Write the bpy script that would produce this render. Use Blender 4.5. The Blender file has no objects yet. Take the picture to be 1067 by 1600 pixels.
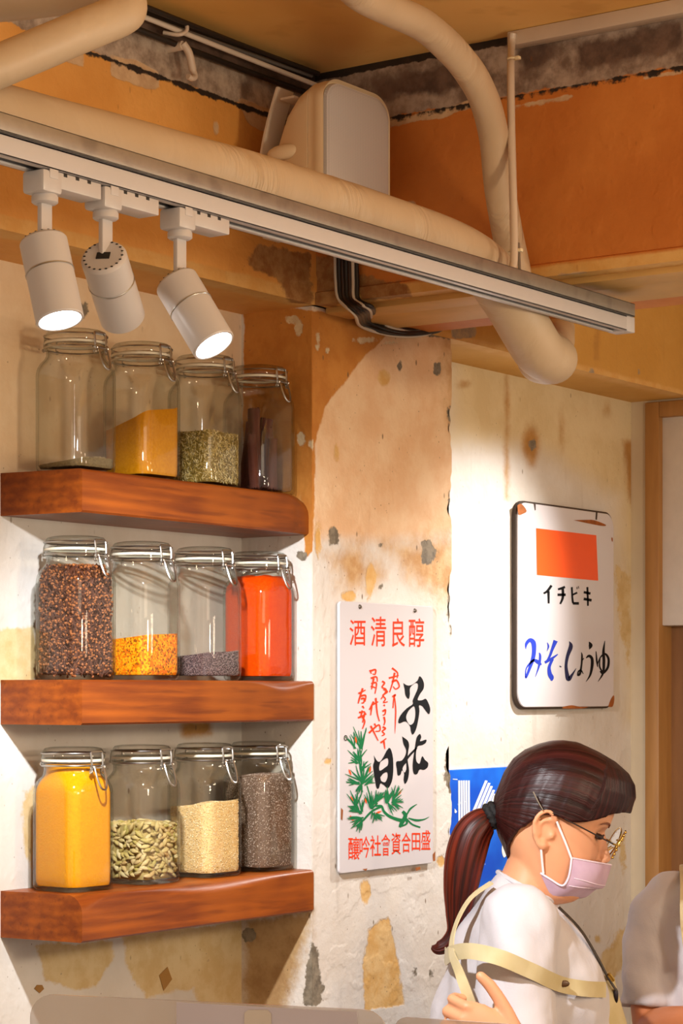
import bpy, bmesh, math, random
import numpy as np
from math import sin, cos, pi, radians, sqrt, atan2
from mathutils import Vector, Matrix, Euler
from mathutils.geometry import tessellate_polygon
from mathutils.bvhtree import BVHTree

SC = bpy.context.scene
COL = SC.collection
ZC = 1.62            # camera height above the floor; all z below are measured from it
random.seed(7); np.random.seed(7)

# ------------------------------------------------------------------ camera
FPX, CXP, HYP = 3500.0, 533.5, 1080.0     # focal length, centre column, horizon row (1067 x 1600)
AZ = radians(35)
CX, CY = -2.4828, -2.3575
FW = (cos(AZ), sin(AZ)); RT = (sin(AZ), -cos(AZ))
cam_d = bpy.data.cameras.new('camera')
cam = bpy.data.objects.new('camera', cam_d); COL.objects.link(cam)
cam.location = (CX, CY, ZC)
cam.rotation_euler = (pi/2, 0, AZ - pi/2)
cam_d.sensor_fit = 'VERTICAL'; cam_d.sensor_height = 36.0
cam_d.lens = 36.0*FPX/1600.0
cam_d.shift_x = 0.0
cam_d.shift_y = (HYP-800.0)/1600.0
cam_d.clip_start = 0.05
SC.camera = cam
# ------------------------------------------------------------------ colour management, world
SC.view_settings.view_transform = 'Standard'
SC.view_settings.look = 'None'
SC.view_settings.exposure = 0.0
SC.view_settings.gamma = 1.0
SC.view_settings.use_curve_mapping = False
SC.cycles.transparent_max_bounces = 48
SC.cycles.max_bounces = 10
SC.cycles.diffuse_bounces = 5
SC.cycles.caustics_reflective = False
SC.cycles.caustics_refractive = False
SC.cycles.sample_clamp_indirect = 6.0
WLD = bpy.data.worlds.new('room_glow'); SC.world = WLD; WLD.use_nodes = True
WLD.node_tree.nodes['Background'].inputs[0].default_value = (1.0, 0.82, 0.64, 1)
WLD.node_tree.nodes['Background'].inputs[1].default_value = 0.80

def light(name, kind, loc, energy, color, target=None, axis=None, **kw):
    d = bpy.data.lights.new(name, kind); d.energy = energy; d.color = color
    for k, v in kw.items(): setattr(d, k, v)
    o = bpy.data.objects.new(name, d); COL.objects.link(o)
    o.location = (loc[0], loc[1], loc[2]+ZC)
    if target is not None: axis = Vector(target)-Vector(loc)
    if axis is not None: o.rotation_euler = Vector(axis).to_track_quat('-Z', 'Y').to_euler()
    return o
# unseen warm fill lights, added to brighten the ceiling and walls
light('room_fill', 'AREA', (-1.6, -3.0, 0.95), 10, (1.0, 0.80, 0.58), target=(0.4, -0.2, 0.0), shape='RECTANGLE', size=1.6, size_y=0.8)
light('warm_fill', 'POINT', (-0.35, -2.5, 0.25), 52, (1.0, 0.78, 0.54), shadow_soft_size=.12)
light('warm_fill', 'POINT', (1.15, -2.2, 0.20), 22, (1.0, 0.80, 0.58), shadow_soft_size=.12)
# spot lamp of the second track, beyond the cross beam, aimed at the back wall
light('track_lamp_far', 'SPOT', (1.88, -0.72, 0.82), 165, (1.0, 0.97, 0.92), target=(1.17, 0.0, -0.09), spot_size=radians(52), spot_blend=1.0, shadow_soft_size=0.025)

# ------------------------------------------------------------------ pixel -> plane helpers (used to read sizes off the photo)
def onY(px, py, Y):
    k = (px-CXP)/FPX; v = Y-CY
    u = (k*FW[1]*v-RT[1]*v)/(RT[0]-k*FW[0]); d = u*FW[0]+v*FW[1]
    return Vector((u+CX, Y, (HYP-py)/FPX*d))
def onX(px, py, X):
    k = (px-CXP)/FPX; u = X-CX
    v = (RT[0]*u-k*FW[0]*u)/(k*FW[1]-RT[1]); d = u*FW[0]+v*FW[1]
    return Vector((X, v+CY, (HYP-py)/FPX*d))
def onD(px, py, d):
    s = (px-CXP)/FPX*d
    return Vector((CX+d*FW[0]+s*RT[0], CY+d*FW[1]+s*RT[1], (HYP-py)/FPX*d))
def project(P):
    P = np.asarray(P, float)
    u = P[:, 0]-CX; v = P[:, 1]-CY
    d = u*FW[0]+v*FW[1]; s = u*RT[0]+v*RT[1]
    return np.stack([CXP+FPX*s/d, HYP-FPX*P[:, 2]/d], 1)

# ------------------------------------------------------------------ mesh collector
class MB:
    def __init__(self): self.v = []; self.f = []; self.m = []
    def add(self, vs, fs, mi=0):
        o = len(self.v); self.v += [tuple(p) for p in vs]
        for q in fs: self.f.append(tuple(i+o for i in q)); self.m.append(mi)
        return self
    def loft(self, rings, closed=True, cap0=True, cap1=True, mi=0):
        n = len(rings[0]); vs = [p for r in rings for p in r]; fs = []
        for i in range(len(rings)-1):
            for j in range(n if closed else n-1):
                a = i*n+j; b = i*n+(j+1) % n
                fs.append((a, b, b+n, a+n))
        if cap0: fs.append(tuple(range(n-1, -1, -1)))
        if cap1: fs.append(tuple(range((len(rings)-1)*n, len(rings)*n)))
        return self.add(vs, fs, mi)
    def tube(self, pts, r, n=10, cap=True, mi=0, flat=1.0, up=None):
        P = [Vector(p) for p in pts]; m = len(P)
        R = r if isinstance(r, (list, tuple)) else [r]*m
        T = []
        for i in range(m):
            t = P[min(i+1, m-1)]-P[max(i-1, 0)]
            T.append(t.normalized() if t.length > 1e-9 else Vector((0, 0, 1)))
        ref = Vector(up) if up is not None else (Vector((0, 0, 1)) if abs(T[0].z) < .9 else Vector((1, 0, 0)))
        N = (ref-T[0]*ref.dot(T[0])).normalized(); rings = []
        for i in range(m):
            N = N-T[i]*N.dot(T[i])
            if N.length < 1e-6: N = T[i].orthogonal()
            N.normalize(); B = T[i].cross(N)
            rings.append([P[i]+(N*cos(2*pi*k/n)+B*sin(2*pi*k/n)*flat)*R[i] for k in range(n)])
        return self.loft(rings, True, cap, cap, mi)
    def ring(self, c, R, r, n=40, k=8, axis='z', mi=0):
        pts = []
        for i in range(n):
            a = 2*pi*i/n
            pts.append((a,))
        vs = []; fs = []
        for i in range(n):
            a = 2*pi*i/n
            for j in range(k):
                b = 2*pi*j/k; q = R+r*cos(b)
                p = (q*cos(a), q*sin(a), r*sin(b))
                if axis == 'x': p = (p[2], p[0], p[1])
                if axis == 'y': p = (p[0], p[2], p[1])
                vs.append((c[0]+p[0], c[1]+p[1], c[2]+p[2]))
        for i in range(n):
            for j in range(k):
                fs.append((i*k+j, ((i+1) % n)*k+j, ((i+1) % n)*k+(j+1) % k, i*k+(j+1) % k))
        return self.add(vs, fs, mi)
    def lathe(self, prof, n=40, c=(0, 0, 0), closed=False, mi=0):
        rings = [[(c[0]+r*cos(2*pi*k/n), c[1]+r*sin(2*pi*k/n), c[2]+z) for k in range(n)] for r, z in prof]
        if closed: return self.loft(rings+[rings[0]], True, False, False, mi)
        return self.loft(rings, True, prof[0][0] > 1e-6, prof[-1][0] > 1e-6, mi)
    def box(self, x0, x1, y0, y1, z0, z1, bev=0.0, mi=0, seg=2):
        bm = bmesh.new(); bmesh.ops.create_cube(bm, size=1)
        for v in bm.verts:
            v.co = ((x0+x1)/2+v.co.x*(x1-x0), (y0+y1)/2+v.co.y*(y1-y0), (z0+z1)/2+v.co.z*(z1-z0))
        if bev > 0: bmesh.ops.bevel(bm, geom=bm.edges[:], offset=bev, segments=seg, affect='EDGES', profile=.5)
        bm.verts.index_update()
        self.add([v.co[:] for v in bm.verts], [[v.index for v in f.verts] for f in bm.faces], mi); bm.free()
        return self
    def ellipsoid(self, c, r, M=None, nu=16, nv=10, mi=0):
        rings = []
        for i in range(1, nv):
            t = pi*i/nv
            rings.append([Vector((r[0]*sin(t)*cos(2*pi*k/nu), r[1]*sin(t)*sin(2*pi*k/nu), -r[2]*cos(t))) for k in range(nu)])
        if M is not None: rings = [[M @ p for p in q] for q in rings]
        rings = [[p+Vector(c) for p in q] for q in rings]
        return self.loft(rings, mi=mi)
    def xf(self, M):
        self.v = [tuple(M @ Vector(p)) for p in self.v]; return self

def smooth_pts(P, k=6):
    """Catmull-Rom through tuples of any length"""
    P = [np.array(p, float) for p in P]
    if len(P) < 3: return [tuple(p) for p in P]
    out = []
    for i in range(len(P)-1):
        a = P[max(i-1, 0)]; b = P[i]; c = P[i+1]; d = P[min(i+2, len(P)-1)]
        for j in range(k):
            t = j/k
            out.append(tuple(.5*((2*b)+(-a+c)*t+(2*a-5*b+4*c-d)*t*t+(-a+3*b-3*c+d)*t**3)))
    out.append(tuple(P[-1])); return out

REL = {}
def tag(o, label=None, cat=None, group=None, kind=None):
    if label: o['label'] = label
    if cat: o['category'] = cat
    if group: o['group'] = group
    if kind: o['kind'] = kind
    return o
def thing(name, label, cat, loc=(0, 0, 0), rot=None, group=None, kind=None):
    o = bpy.data.objects.new(name, None); COL.objects.link(o)
    o.empty_display_size = .05
    o.location = (loc[0], loc[1], loc[2]+ZC)
    if rot is not None: o.rotation_euler = rot
    REL[o.name] = Vector(loc)
    return tag(o, label, cat, group, kind)
def mesh_of(name, mb, mats, angle=40):
    me = bpy.data.meshes.new(name)
    me.from_pydata([tuple(p) for p in mb.v], [], mb.f)
    if not isinstance(mats, (list, tuple)): mats = [mats]
    for m in mats: me.materials.append(m)
    if len(mats) > 1: me.polygons.foreach_set('material_index', mb.m)
    bm = bmesh.new(); bm.from_mesh(me); bmesh.ops.recalc_face_normals(bm, faces=bm.faces[:]); bm.to_mesh(me); bm.free()
    me.shade_smooth()
    if angle < 180: me.set_sharp_from_angle(angle=radians(angle))
    return me
def obj(name, mb, mats, parent=None, local=False, angle=40, label=None, cat=None, group=None, kind=None):
    """one mesh object.  Without parent its origin is put at its base.  With a parent the vertices are
    either already local to it (local=True) or in scene coordinates."""
    if parent is None:
        a = np.array(mb.v); c = Vector(((a[:, 0].min()+a[:, 0].max())/2, (a[:, 1].min()+a[:, 1].max())/2, a[:, 2].min()))
        mb.v = [tuple(Vector(p)-c) for p in mb.v]
    else:
        c = Vector((0, 0, 0))
        if not local:
            # walk up to the thing
            q = parent
            while q.parent: q = q.parent
            b = REL[q.name]; mb.v = [tuple(Vector(p)-b) for p in mb.v]
    me = mesh_of(name, mb, mats, angle)
    o = bpy.data.objects.new(name, me); COL.objects.link(o)
    if parent is None:
        o.location = (c.x, c.y, c.z+ZC); REL[o.name] = c
    else: o.parent = parent
    return tag(o, label, cat, group, kind)
def copy_tree(o, parent=None):
    c = o.copy(); COL.objects.link(c)
    if parent is not None: c.parent = parent
    for ch in [q for q in bpy.data.objects if q.parent == o]: copy_tree(ch, c)
    return c
def remesh(mb, voxel, smooth=2, fac=.5):
    """union of closed pieces as ONE continuous surface"""
    me = bpy.data.meshes.new('tmp'); me.from_pydata([tuple(p) for p in mb.v], [], mb.f)
    bm = bmesh.new(); bm.from_mesh(me); bmesh.ops.recalc_face_normals(bm, faces=bm.faces[:]); bm.to_mesh(me); bm.free()
    o = bpy.data.objects.new('tmp', me); COL.objects.link(o)
    r = o.modifiers.new('r', 'REMESH'); r.mode = 'VOXEL'; r.voxel_size = voxel; r.adaptivity = 0
    if smooth:
        s = o.modifiers.new('s', 'SMOOTH'); s.iterations = smooth; s.factor = fac
    ev = o.evaluated_get(bpy.context.evaluated_depsgraph_get())
    m2 = bpy.data.meshes.new_from_object(ev)
    n = len(m2.vertices); co = np.empty(n*3); m2.vertices.foreach_get('co', co)
    out = MB(); out.v = [tuple(p) for p in co.reshape(-1, 3)]
    out.f = [tuple(p.vertices) for p in m2.polygons]; out.m = [0]*len(out.f)
    bpy.data.objects.remove(o); bpy.data.meshes.remove(me); bpy.data.meshes.remove(m2)
    return out
def solidify(verts_grid, th, mb, mi=0):
    """closed shell from an (r x c) grid of Vectors, thickened against its normals"""
    R = len(verts_grid); C_ = len(verts_grid[0])
    G = [[Vector(p) for p in row] for row in verts_grid]; B = []
    for i in range(R):
        row = []
        for j in range(C_):
            du = G[i][min(j+1, C_-1)]-G[i][max(j-1, 0)]; dv = G[min(i+1, R-1)][j]-G[max(i-1, 0)][j]
            n = du.cross(dv)
            row.append(G[i][j]-(n.normalized()*th if n.length > 1e-12 else Vector((0, 0, 0))))
        B.append(row)
    vs = [p for r in G for p in r]+[p for r in B for p in r]; k = R*C_; fs = []
    for i in range(R-1):
        for j in range(C_-1):
            a = i*C_+j
            fs.append((a, a+1, a+1+C_, a+C_)); fs.append((k+a, k+a+C_, k+a+1+C_, k+a+1))
    for j in range(C_-1):
        fs.append((j, k+j, k+j+1, j+1)); a = (R-1)*C_+j; fs.append((a, a+1, k+a+1, k+a))
    for i in range(R-1):
        a = i*C_; fs.append((a, a+C_, k+a+C_, k+a)); a = i*C_+C_-1; fs.append((a, k+a, k+a+C_, a+C_))
    return mb.add(vs, fs, mi)

# ------------------------------------------------------------------ materials
def S(h):
    h = h.lstrip('#'); c = [int(h[i:i+2], 16)/255 for i in (0, 2, 4)]
    return tuple(x/12.92 if x <= .04045 else ((x+.055)/1.055)**2.4 for x in c)+(1,)
class NT:
    def __init__(self, name):
        self.mat = bpy.data.materials.new(name); self.mat.use_nodes = True
        self.t = self.mat.node_tree; self.t.nodes.clear()
        self.out = self.n('ShaderNodeOutputMaterial')
    def n(self, typ, **kw):
        o = self.t.nodes.new(typ)
        for k, v in kw.items(): setattr(o, k, v)
        return o
    def l(self, a, b): self.t.links.new(a, b)
    def setin(self, sock, v):
        if hasattr(v, 'is_linked'): self.l(v, sock)
        else: sock.default_value = v
    def coord(self, scale=(1, 1, 1), kind='Object', rot=(0, 0, 0)):
        c = self.n('ShaderNodeTexCoord'); m = self.n('ShaderNodeMapping')
        m.inputs['Scale'].default_value = scale; m.inputs['Rotation'].default_value = rot
        self.l(c.outputs[kind], m.inputs[0]); return m.outputs[0]
    def noise(self, scale, detail=3, vec=None, rough=.5, dist=0):
        o = self.n('ShaderNodeTexNoise'); o.inputs['Scale'].default_value = scale
        o.inputs['Detail'].default_value = detail; o.inputs['Roughness'].default_value = rough
        o.inputs['Distortion'].default_value = dist
        if vec is not None: self.l(vec, o.inputs['Vector'])
        return o.outputs['Fac']
    def vor(self, scale, vec=None, feature='F1', out='Distance', rnd=1.0):
        o = self.n('ShaderNodeTexVoronoi', feature=feature); o.inputs['Scale'].default_value = scale
        o.inputs['Randomness'].default_value = rnd
        if vec is not None: self.l(vec, o.inputs['Vector'])
        return o.outputs[out]
    def math(self, op, a, b=0, clamp=False):
        o = self.n('ShaderNodeMath', operation=op); o.use_clamp = clamp
        self.setin(o.inputs[0], a); self.setin(o.inputs[1], b); return o.outputs[0]
    def step(self, x, lo, hi, a=0.0, b=1.0):
        o = self.n('ShaderNodeMapRange', interpolation_type='SMOOTHSTEP')
        self.setin(o.inputs[0], x)
        for i, q in enumerate((lo, hi, a, b)): self.setin(o.inputs[i+1], q)
        return o.outputs[0]
    def mix(self, fac, a, b, blend='MIX'):
        o = self.n('ShaderNodeMix', data_type='RGBA', blend_type=blend)
        self.setin(o.inputs[0], fac); self.setin(o.inputs[6], a); self.setin(o.inputs[7], b); return o.outputs[2]
    def attr(self, name):
        return self.n('ShaderNodeAttribute', attribute_name=name).outputs['Fac']
    def bump(self, h, strength=.3, dist=.002):
        o = self.n('ShaderNodeBump'); o.inputs['Strength'].default_value = strength; o.inputs['Distance'].default_value = dist
        self.l(h, o.inputs['Height']); return o.outputs[0]
    def principled(self, color, rough=.5, metal=0, normal=None, **kw):
        b = self.n('ShaderNodeBsdfPrincipled')
        self.setin(b.inputs['Base Color'], color); self.setin(b.inputs['Roughness'], rough); self.setin(b.inputs['Metallic'], metal)
        if normal is not None: self.l(normal, b.inputs['Normal'])
        for k, v in kw.items(): self.setin(b.inputs[k], v)
        self.l(b.outputs[0], self.out.inputs[0]); return self.mat
def plain(name, c, rough=.5, metal=0, var=.06, scale=30, bump=0, bscale=200, **kw):
    t = NT(name); c = S(c) if isinstance(c, str) else c
    f = t.noise(scale, 3, t.coord())
    d = tuple(x*(1-2.2*var) for x in c[:3])+(1,); b = tuple(min(1, x*(1+var)) for x in c[:3])+(1,)
    colr = t.mix(f, d, b)
    nm = t.bump(t.noise(bscale, 3, t.coord()), bump, .001) if bump else None
    return t.principled(colr, rough, metal, nm, **kw)
# ================================================================== THE ROOM
ZF, ZB, ZT = -1.62, 0.65, 1.04       # floor, underside of the beams, ceiling
XP0, XP1, YP, XE = 0.585, 1.025, -0.15, 2.02   # pillar from..to, pillar front, end wall

def sd_poly(poly, P):
    P = P[:, None, :]; A = np.array(poly, float); B = np.roll(A, -1, 0)
    E = B-A; W = P-A[None]
    t = np.clip((W*E[None]).sum(2)/np.maximum((E*E).sum(1)[None], 1e-9), 0, 1)
    D = W-E[None]*t[..., None]; d = np.sqrt((D*D).sum(2).min(1))
    y = P[..., 1]; x = P[..., 0]
    c = (A[None, :, 1] > y) != (B[None, :, 1] > y)
    with np.errstate(divide='ignore', invalid='ignore'):
        xi = E[None, :, 0]*(y-A[None, :, 1])/np.where(E[None, :, 1] == 0, 1e-9, E[None, :, 1])+A[None, :, 0]
    ins = ((c & (x < xi)).sum(1) % 2) == 1
    return np.where(ins, d, -d)
def sd_items(items, P):
    r = np.full(len(P), -400.0)
    for it in items:
        if it[0] == 'e':
            q = np.sqrt(((P[:, 0]-it[1])/it[3])**2+((P[:, 1]-it[2])/it[4])**2)
            s = (1-q)*min(it[3], it[4])
        else: s = sd_poly(it[1], P)
        r = np.maximum(r, s)
    return r
def frange(a, b, st):
    n = max(1, int(round(abs(b-a)/st))); return [a+(b-a)*i/n for i in range(n+1)]
def panel(name, axis, c, As, Zs, thick, mat, layers, warp=None, label=None, cat=None):
    """a wall: front face a fine grid that carries wear and painted light masks, sides and back closed"""
    vs = []; nA, nZ = len(As), len(Zs)
    for z in Zs:
        for a in As: vs.append([a, c, z] if axis == 'Y' else [c, a, z])
    if warp:
        for p in vs: warp(p)
    mb = MB(); fs = []
    for i in range(nZ-1):
        for j in range(nA-1):
            k = i*nA+j; fs.append((k, k+1, k+1+nA, k+nA))
    rim = [j for j in range(nA)]+[i*nA+nA-1 for i in range(1, nZ)]+[(nZ-1)*nA+j for j in range(nA-2, -1, -1)]+[i*nA for i in range(nZ-2, 0, -1)]
    n0 = len(vs); ax = 1 if axis == 'Y' else 0
    for k in rim:
        q = list(vs[k]); q[ax] = c+thick; vs.append(q)
    m = len(rim)
    for i in range(m): fs.append((rim[i], rim[(i+1) % m], n0+(i+1) % m, n0+i))
    fs.append(tuple(n0+i for i in range(m)))
    mb.add(vs, fs)
    P = project(np.array(vs))
    o = obj(name, mb, mat, angle=35, label=label, cat=cat, kind='structure')
    for ln, items in layers.items():
        at = o.data.attributes.new(ln, 'FLOAT', 'POINT')
        at.data.foreach_set('value', sd_items(items, P).astype(np.float32))
    return o
def wall_mat(name, base, base2, layers, speck=.5, rough=.75, bump=.25, spk='#6a5236'):
    """layers: (attribute, colour, colour2, ragged px, soft px, noise scale)"""
    t = NT(name); co = t.coord()
    f = t.step(t.noise(5, 5, co, .6), .3, .7); col = t.mix(f, S(base), S(base2))
    st = t.math('MULTIPLY', t.step(t.noise(30, 3, t.coord((1, 1, .07)), .6), .56, .72), t.step(t.noise(6, 2, co), .45, .65))
    col = t.mix(t.math('MULTIPLY', st, .28*speck), col, S(spk))
    f2 = t.step(t.noise(26, 4, co, .65), .35, .75)
    col = t.mix(t.math('MULTIPLY', f2, .22), col, S(base2))
    h = t.math('ADD', t.noise(60, 6, co, .65), t.math('MULTIPLY', t.step(t.noise(17, 3, co), .5, .6), .5))
    for (an, c1, c2, amp, soft, sc) in layers:
        n = t.math('MULTIPLY', t.math('SUBTRACT', t.noise(sc*1.6, 8, co, .68), .5), amp*2.8)
        x = t.math('ADD', t.attr(an), n); m = t.step(x, -soft, soft)
        cv = t.mix(t.step(t.noise(sc*1.7, 5, co, .65), .35, .68), S(c1), S(c2))
        col = t.mix(m, col, cv)
        if soft < 3: h = t.math('SUBTRACT', h, t.math('MULTIPLY', m, .9))
    if speck:
        v = t.vor(34, t.coord((1, 1, .45)), rnd=1.0)
        n = t.noise(9, 3, co)
        sp = t.math('MULTIPLY', t.step(v, .10, .045), t.step(n, .42, .56))
        col = t.mix(t.math('MULTIPLY', sp, speck), col, S(spk))
        v2 = t.vor(90, t.coord((1, 1, .7)))
        sp2 = t.math('MULTIPLY', t.step(v2, .12, .06), t.step(t.noise(14, 2, co), .5, .6))
        col = t.mix(t.math('MULTIPLY', sp2, speck), col, S(spk))
    return t.principled(col, rough, 0, t.bump(h, bump, .004))

# ---- shelf wall and back wall are one plane (Y = 0)
m_wall = wall_mat('plaster_wall', '#dad6d0', '#cbc4ba', [
    ('upper', '#dcc09a', '#e4cdab', 14, 40, 6),  # warm light on the upper wall, painted in as a tan tone
    ('bay', '#d9c79f', '#cfba8e', 10, 30, 5),
    ('tan', '#cfb98c', '#c2a672', 10, 3, 16),
    ('brown', '#a8793c', '#b88a48', 6, 7, 12),
    ('grey', '#857b6a', '#6a6050', 5, 1.2, 40)], speck=.6)
L = {
 'upper': [('p', [(-400, 300), (386, 420), (386, 690), (200, 735), (-400, 760)])],
 'bay': [('p', [(700, 500), (1020, 560), (1020, 1120), (985, 1120), (960, 780), (840, 700), (700, 690)])],
 'tan': [('p', [(-30, 985), (52, 980), (58, 1030), (57, 1064), (-30, 1066)]), ('p', [(34, 1235), (57, 1225), (57, 1375), (38, 1330)]),
         ('p', [(55, 1478), (175, 1470), (178, 1500), (150, 1540), (120, 1548), (70, 1530)]),
         ('p', [(190, 1455), (386, 1440), (386, 1600), (330, 1600), (300, 1545), (230, 1560), (200, 1510)]),
         ('p', [(925, 1510), (955, 1480), (962, 1455), (980, 1452), (978, 1540), (930, 1545)]), ('e', 933, 1468, 4, 5),
         ('p', [(960, 880), (985, 900), (985, 1060), (972, 1000)]), ('e', 973, 1330, 3, 16)],
 'brown': [('e', 829, 696, 13, 29), ('p', [(974, 690), (990, 690), (990, 795), (980, 770)]), ('e', 877, 672, 2, 12), ('e', 948, 640, 3, 6),
           ('p', [(281, 1128), (330, 1127), (330, 1148), (284, 1150)]), ('p', [(789.5, 560), (793.5, 560), (793.5, 780), (790.5, 780)]), ('e', 725, 600, 6, 3)],
 'grey': [('e', 131, 484, 7, 13), ('p', [(826, 690), (836, 685), (838, 700), (829, 706)]), ('e', 95, 1520, 2, 3), ('e', 325, 1500, 3, 3)],
}
w1 = frange(-3.2, -.7, .1)[:-1]+frange(-.7, .62, .008)+frange(.62, 1.05, .05)[1:-1]+frange(1.05, XE, .008)
panel('wall_left', 'Y', 0.0, w1, frange(ZF, -.6, .1)[:-1]+frange(-.6, .68, .008), .12, m_wall, L,
      label='stained cream plaster wall carrying the three shelves and running on behind the pillar', cat='wall')

# ---- pillar
m_pil = wall_mat('plaster_pillar', '#dedad4', '#cec5ba', [
    ('upper', '#dcb288', '#e6c6a0', 12, 16, 7),
    ('band', '#b98c58', '#d0ad7f', 22, 26, 14),
    ('orange', '#c58436', '#b87428', 5, 1.6, 12),
    ('shade', '#b39468', '#9a774c', 18, 12, 12),  # brownish plaster with the lowest shelf's shadow painted into its colour
    ('tan', '#cfa05a', '#d9b57b', 7, 2, 18),
    ('chips', '#d9c6a2', '#c8b08a', 5, 1.2, 30),
    ('grey', '#877b68', '#655b4c', 6, 1.2, 40)], speck=.85, bump=.35)
LP = {
 'upper': [('p', [(485, 480), (720, 480), (720, 832), (600, 846), (485, 838)])],
 'band': [('p', [(600, 850), (720, 838), (720, 960), (672, 925), (640, 900)]), ('p', [(520, 870), (560, 850), (600, 900), (540, 925)]), ('p', [(690, 480), (720, 480), (720, 700), (698, 640)])],
 'orange': [('p', [(380, 470), (620, 505), (590, 538), (570, 555), (554, 575), (534, 602), (505, 640), (493, 690), (490, 860), (478, 870), (470, 790), (380, 790)])],
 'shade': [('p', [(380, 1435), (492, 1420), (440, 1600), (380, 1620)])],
 'tan': [('e', 600, 590, 9, 13), ('e', 578, 905, 7, 26), ('e', 571, 1392, 9, 20), ('p', [(575, 1455), (608, 1430), (622, 1500), (632, 1570), (570, 1578), (566, 1510)]),
         ('e', 545, 931, 10, 8), ('e', 689, 1346, 7, 9), ('e', 497, 845, 4, 22), ('e', 512, 1190, 4, 3), ('e', 470, 790, 3, 18), ('e', 526, 705, 2, 10)],
 'chips': [('e', 455, 500, 11, 7), ('e', 466, 512, 6, 11), ('e', 497, 530, 3, 13), ('e', 511, 549, 3, 4), ('e', 471, 685, 6, 9), ('e', 486, 694, 4, 8), ('e', 570, 531, 16, 5), ('e', 612, 536, 9, 4)],
 'grey': [('e', 683, 576, 7, 10), ('p', [(658, 846), (668, 843), (684, 862), (682, 872), (668, 884), (659, 880)]), ('e', 625, 571, 4, 7), ('e', 703, 652, 4, 16),
          ('e', 705, 785, 4, 18), ('e', 706, 952, 6, 34), ('p', [(712, 1160), (697, 1180), (692, 1215), (702, 1240), (712, 1240)]), ('e', 521, 838, 9, 13),
          ('p', [(486, 1470), (496, 1480), (503, 1545), (500, 1572), (473, 1572), (478, 1520)]), ('p', [(646, 506), (706, 515), (706, 530), (660, 524)]),
          ('e', 389, 1461, 10, 11), ('e', 595, 917, 3, 5), ('e', 471, 868, 9, 7), ('e', 596, 852, 3, 4), ('e', 505, 1545, 3, 5), ('e', 648, 1518, 3, 6), ('e', 672, 1522, 3, 7), ('e', 364, 1512, 4, 8)],
}
def chip(p):
    # the right-hand arris is knocked about
    if p[0] > XP1-.006:
        z = p[2]; q = .0035*sin(41*z)+.003*sin(97*z+1)+.002*sin(211*z)
        for (zc, w, d) in ((.49, .02, .006), (.355, .03, .006), (.155, .04, .009), (-.14, .05, .011), (-.33, .02, .004)):
            q += d*math.exp(-((z-zc)/w)**2)
        p[0] -= max(0, q)
panel('wall_pillar', 'Y', YP, frange(XP0, XP1, .005), frange(ZF, -.6, .1)[:-1]+frange(-.6, .68, .005), .16, m_pil, LP, warp=chip,
      label='rough plaster pillar with the pine branch sign on its front', cat='pillar')
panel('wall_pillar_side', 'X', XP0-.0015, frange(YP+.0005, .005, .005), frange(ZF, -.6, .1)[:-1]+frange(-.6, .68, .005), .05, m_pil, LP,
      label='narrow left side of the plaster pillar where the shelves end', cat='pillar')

# ---- beams
m_beam = wall_mat('orange_paint_worn', '#dfa455', '#cf9040', [
    ('lip', '#d8ad68', '#cf9c52', 4, 3, 10),
    ('plaster', '#b9a794', '#7f6d5e', 9, 2, 14),
    ('peel', '#cdae86', '#b99670', 4, 1.2, 22),
    ('bare', '#8a5a2a', '#a87f4c', 10, 2.5, 22),
    ('grime', '#4a3a30', '#6b5446', 12, 5, 16),
    ('crack', '#1a120c', '#2a1c12', 5, 1.0, 22)], speck=.35, rough=.62, bump=.3, spk='#7a4c1c')
m_beam2 = wall_mat('ochre_paint_worn', '#cc8036', '#ba6c26', [
    ('lip', '#d8ad68', '#cf9c52', 4, 3, 10),
    ('plaster', '#ab9888', '#6e5a4c', 10, 2, 14),
    ('peel', '#cfb08a', '#bd9a74', 5, 1.2, 18),
    ('bare', '#8a5a2a', '#a87f4c', 10, 2.5, 22),
    ('grime', '#4d3a30', '#6e5648', 14, 8, 14),
    ('crack', '#1a120c', '#2a1c12', 5, 1.0, 22)], speck=.3, rough=.62, bump=.25, spk='#8a4c12')
m_back = wall_mat('yellow_paint_worn', '#d0a050', '#c49240', [
    ('lip', '#d8ad68', '#cf9c52', 4, 3, 10),
    ('brown', '#9a6a2c', '#a87838', 5, 5, 12),
    ('grey', '#8d8477', '#b09a78', 4, 1.5, 30)], speck=.3, rough=.62, spk='#7a4c1c')
def lineY(z, Y, x0, x1): return [tuple(project([(x, Y, z)])[0]) for x in (x0, x1)]
def bandY(z0, z1, Y, x0, x1):
    return ('p', lineY(z0, Y, x0, x1)+lineY(z1, Y, x1, x0))
def bandX(z0, z1, X, y0, y1):
    a = project([(X, y0, z0), (X, y1, z0), (X, y1, z1), (X, y0, z1)]); return ('p', [tuple(q) for q in a])
YB = -0.155
LB = {
 'lip': [bandY(.64, .672, YB, -2, .6)],
 'plaster': [bandY(.945, 1.06, YB, -2, .6)],
 'peel': [('p', [(172, 85), (215, 95), (247, 112), (250, 142), (225, 138), (172, 118)]), ('p', [(90, 90), (132, 75), (130, 105)]), ('p', [(370, 150), (430, 175), (425, 210), (388, 195)]), ('e', 338, 200, 4, 11),
          ('p', [(345, 452), (440, 468), (440, 476), (345, 460)]), ('p', [(355, 468), (440, 482), (440, 489), (360, 478)])],
 'bare': [('p', [(398, 382), (440, 388), (486, 398), (488, 470), (470, 488), (452, 470), (436, 440), (412, 425), (386, 415)])],
 'grime': [bandY(1.0, 1.06, YB, -2, .6), ('e', 300, 80, 18, 8)],
 'crack': [bandY(.938, .947, YB, -.05, .6), bandY(1.026, 1.05, YB, -2, .6)],
}
def beam_steps(p):
    if p[2] < .70: p[1] -= .004
    elif p[2] < .745: p[1] -= .002
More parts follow.
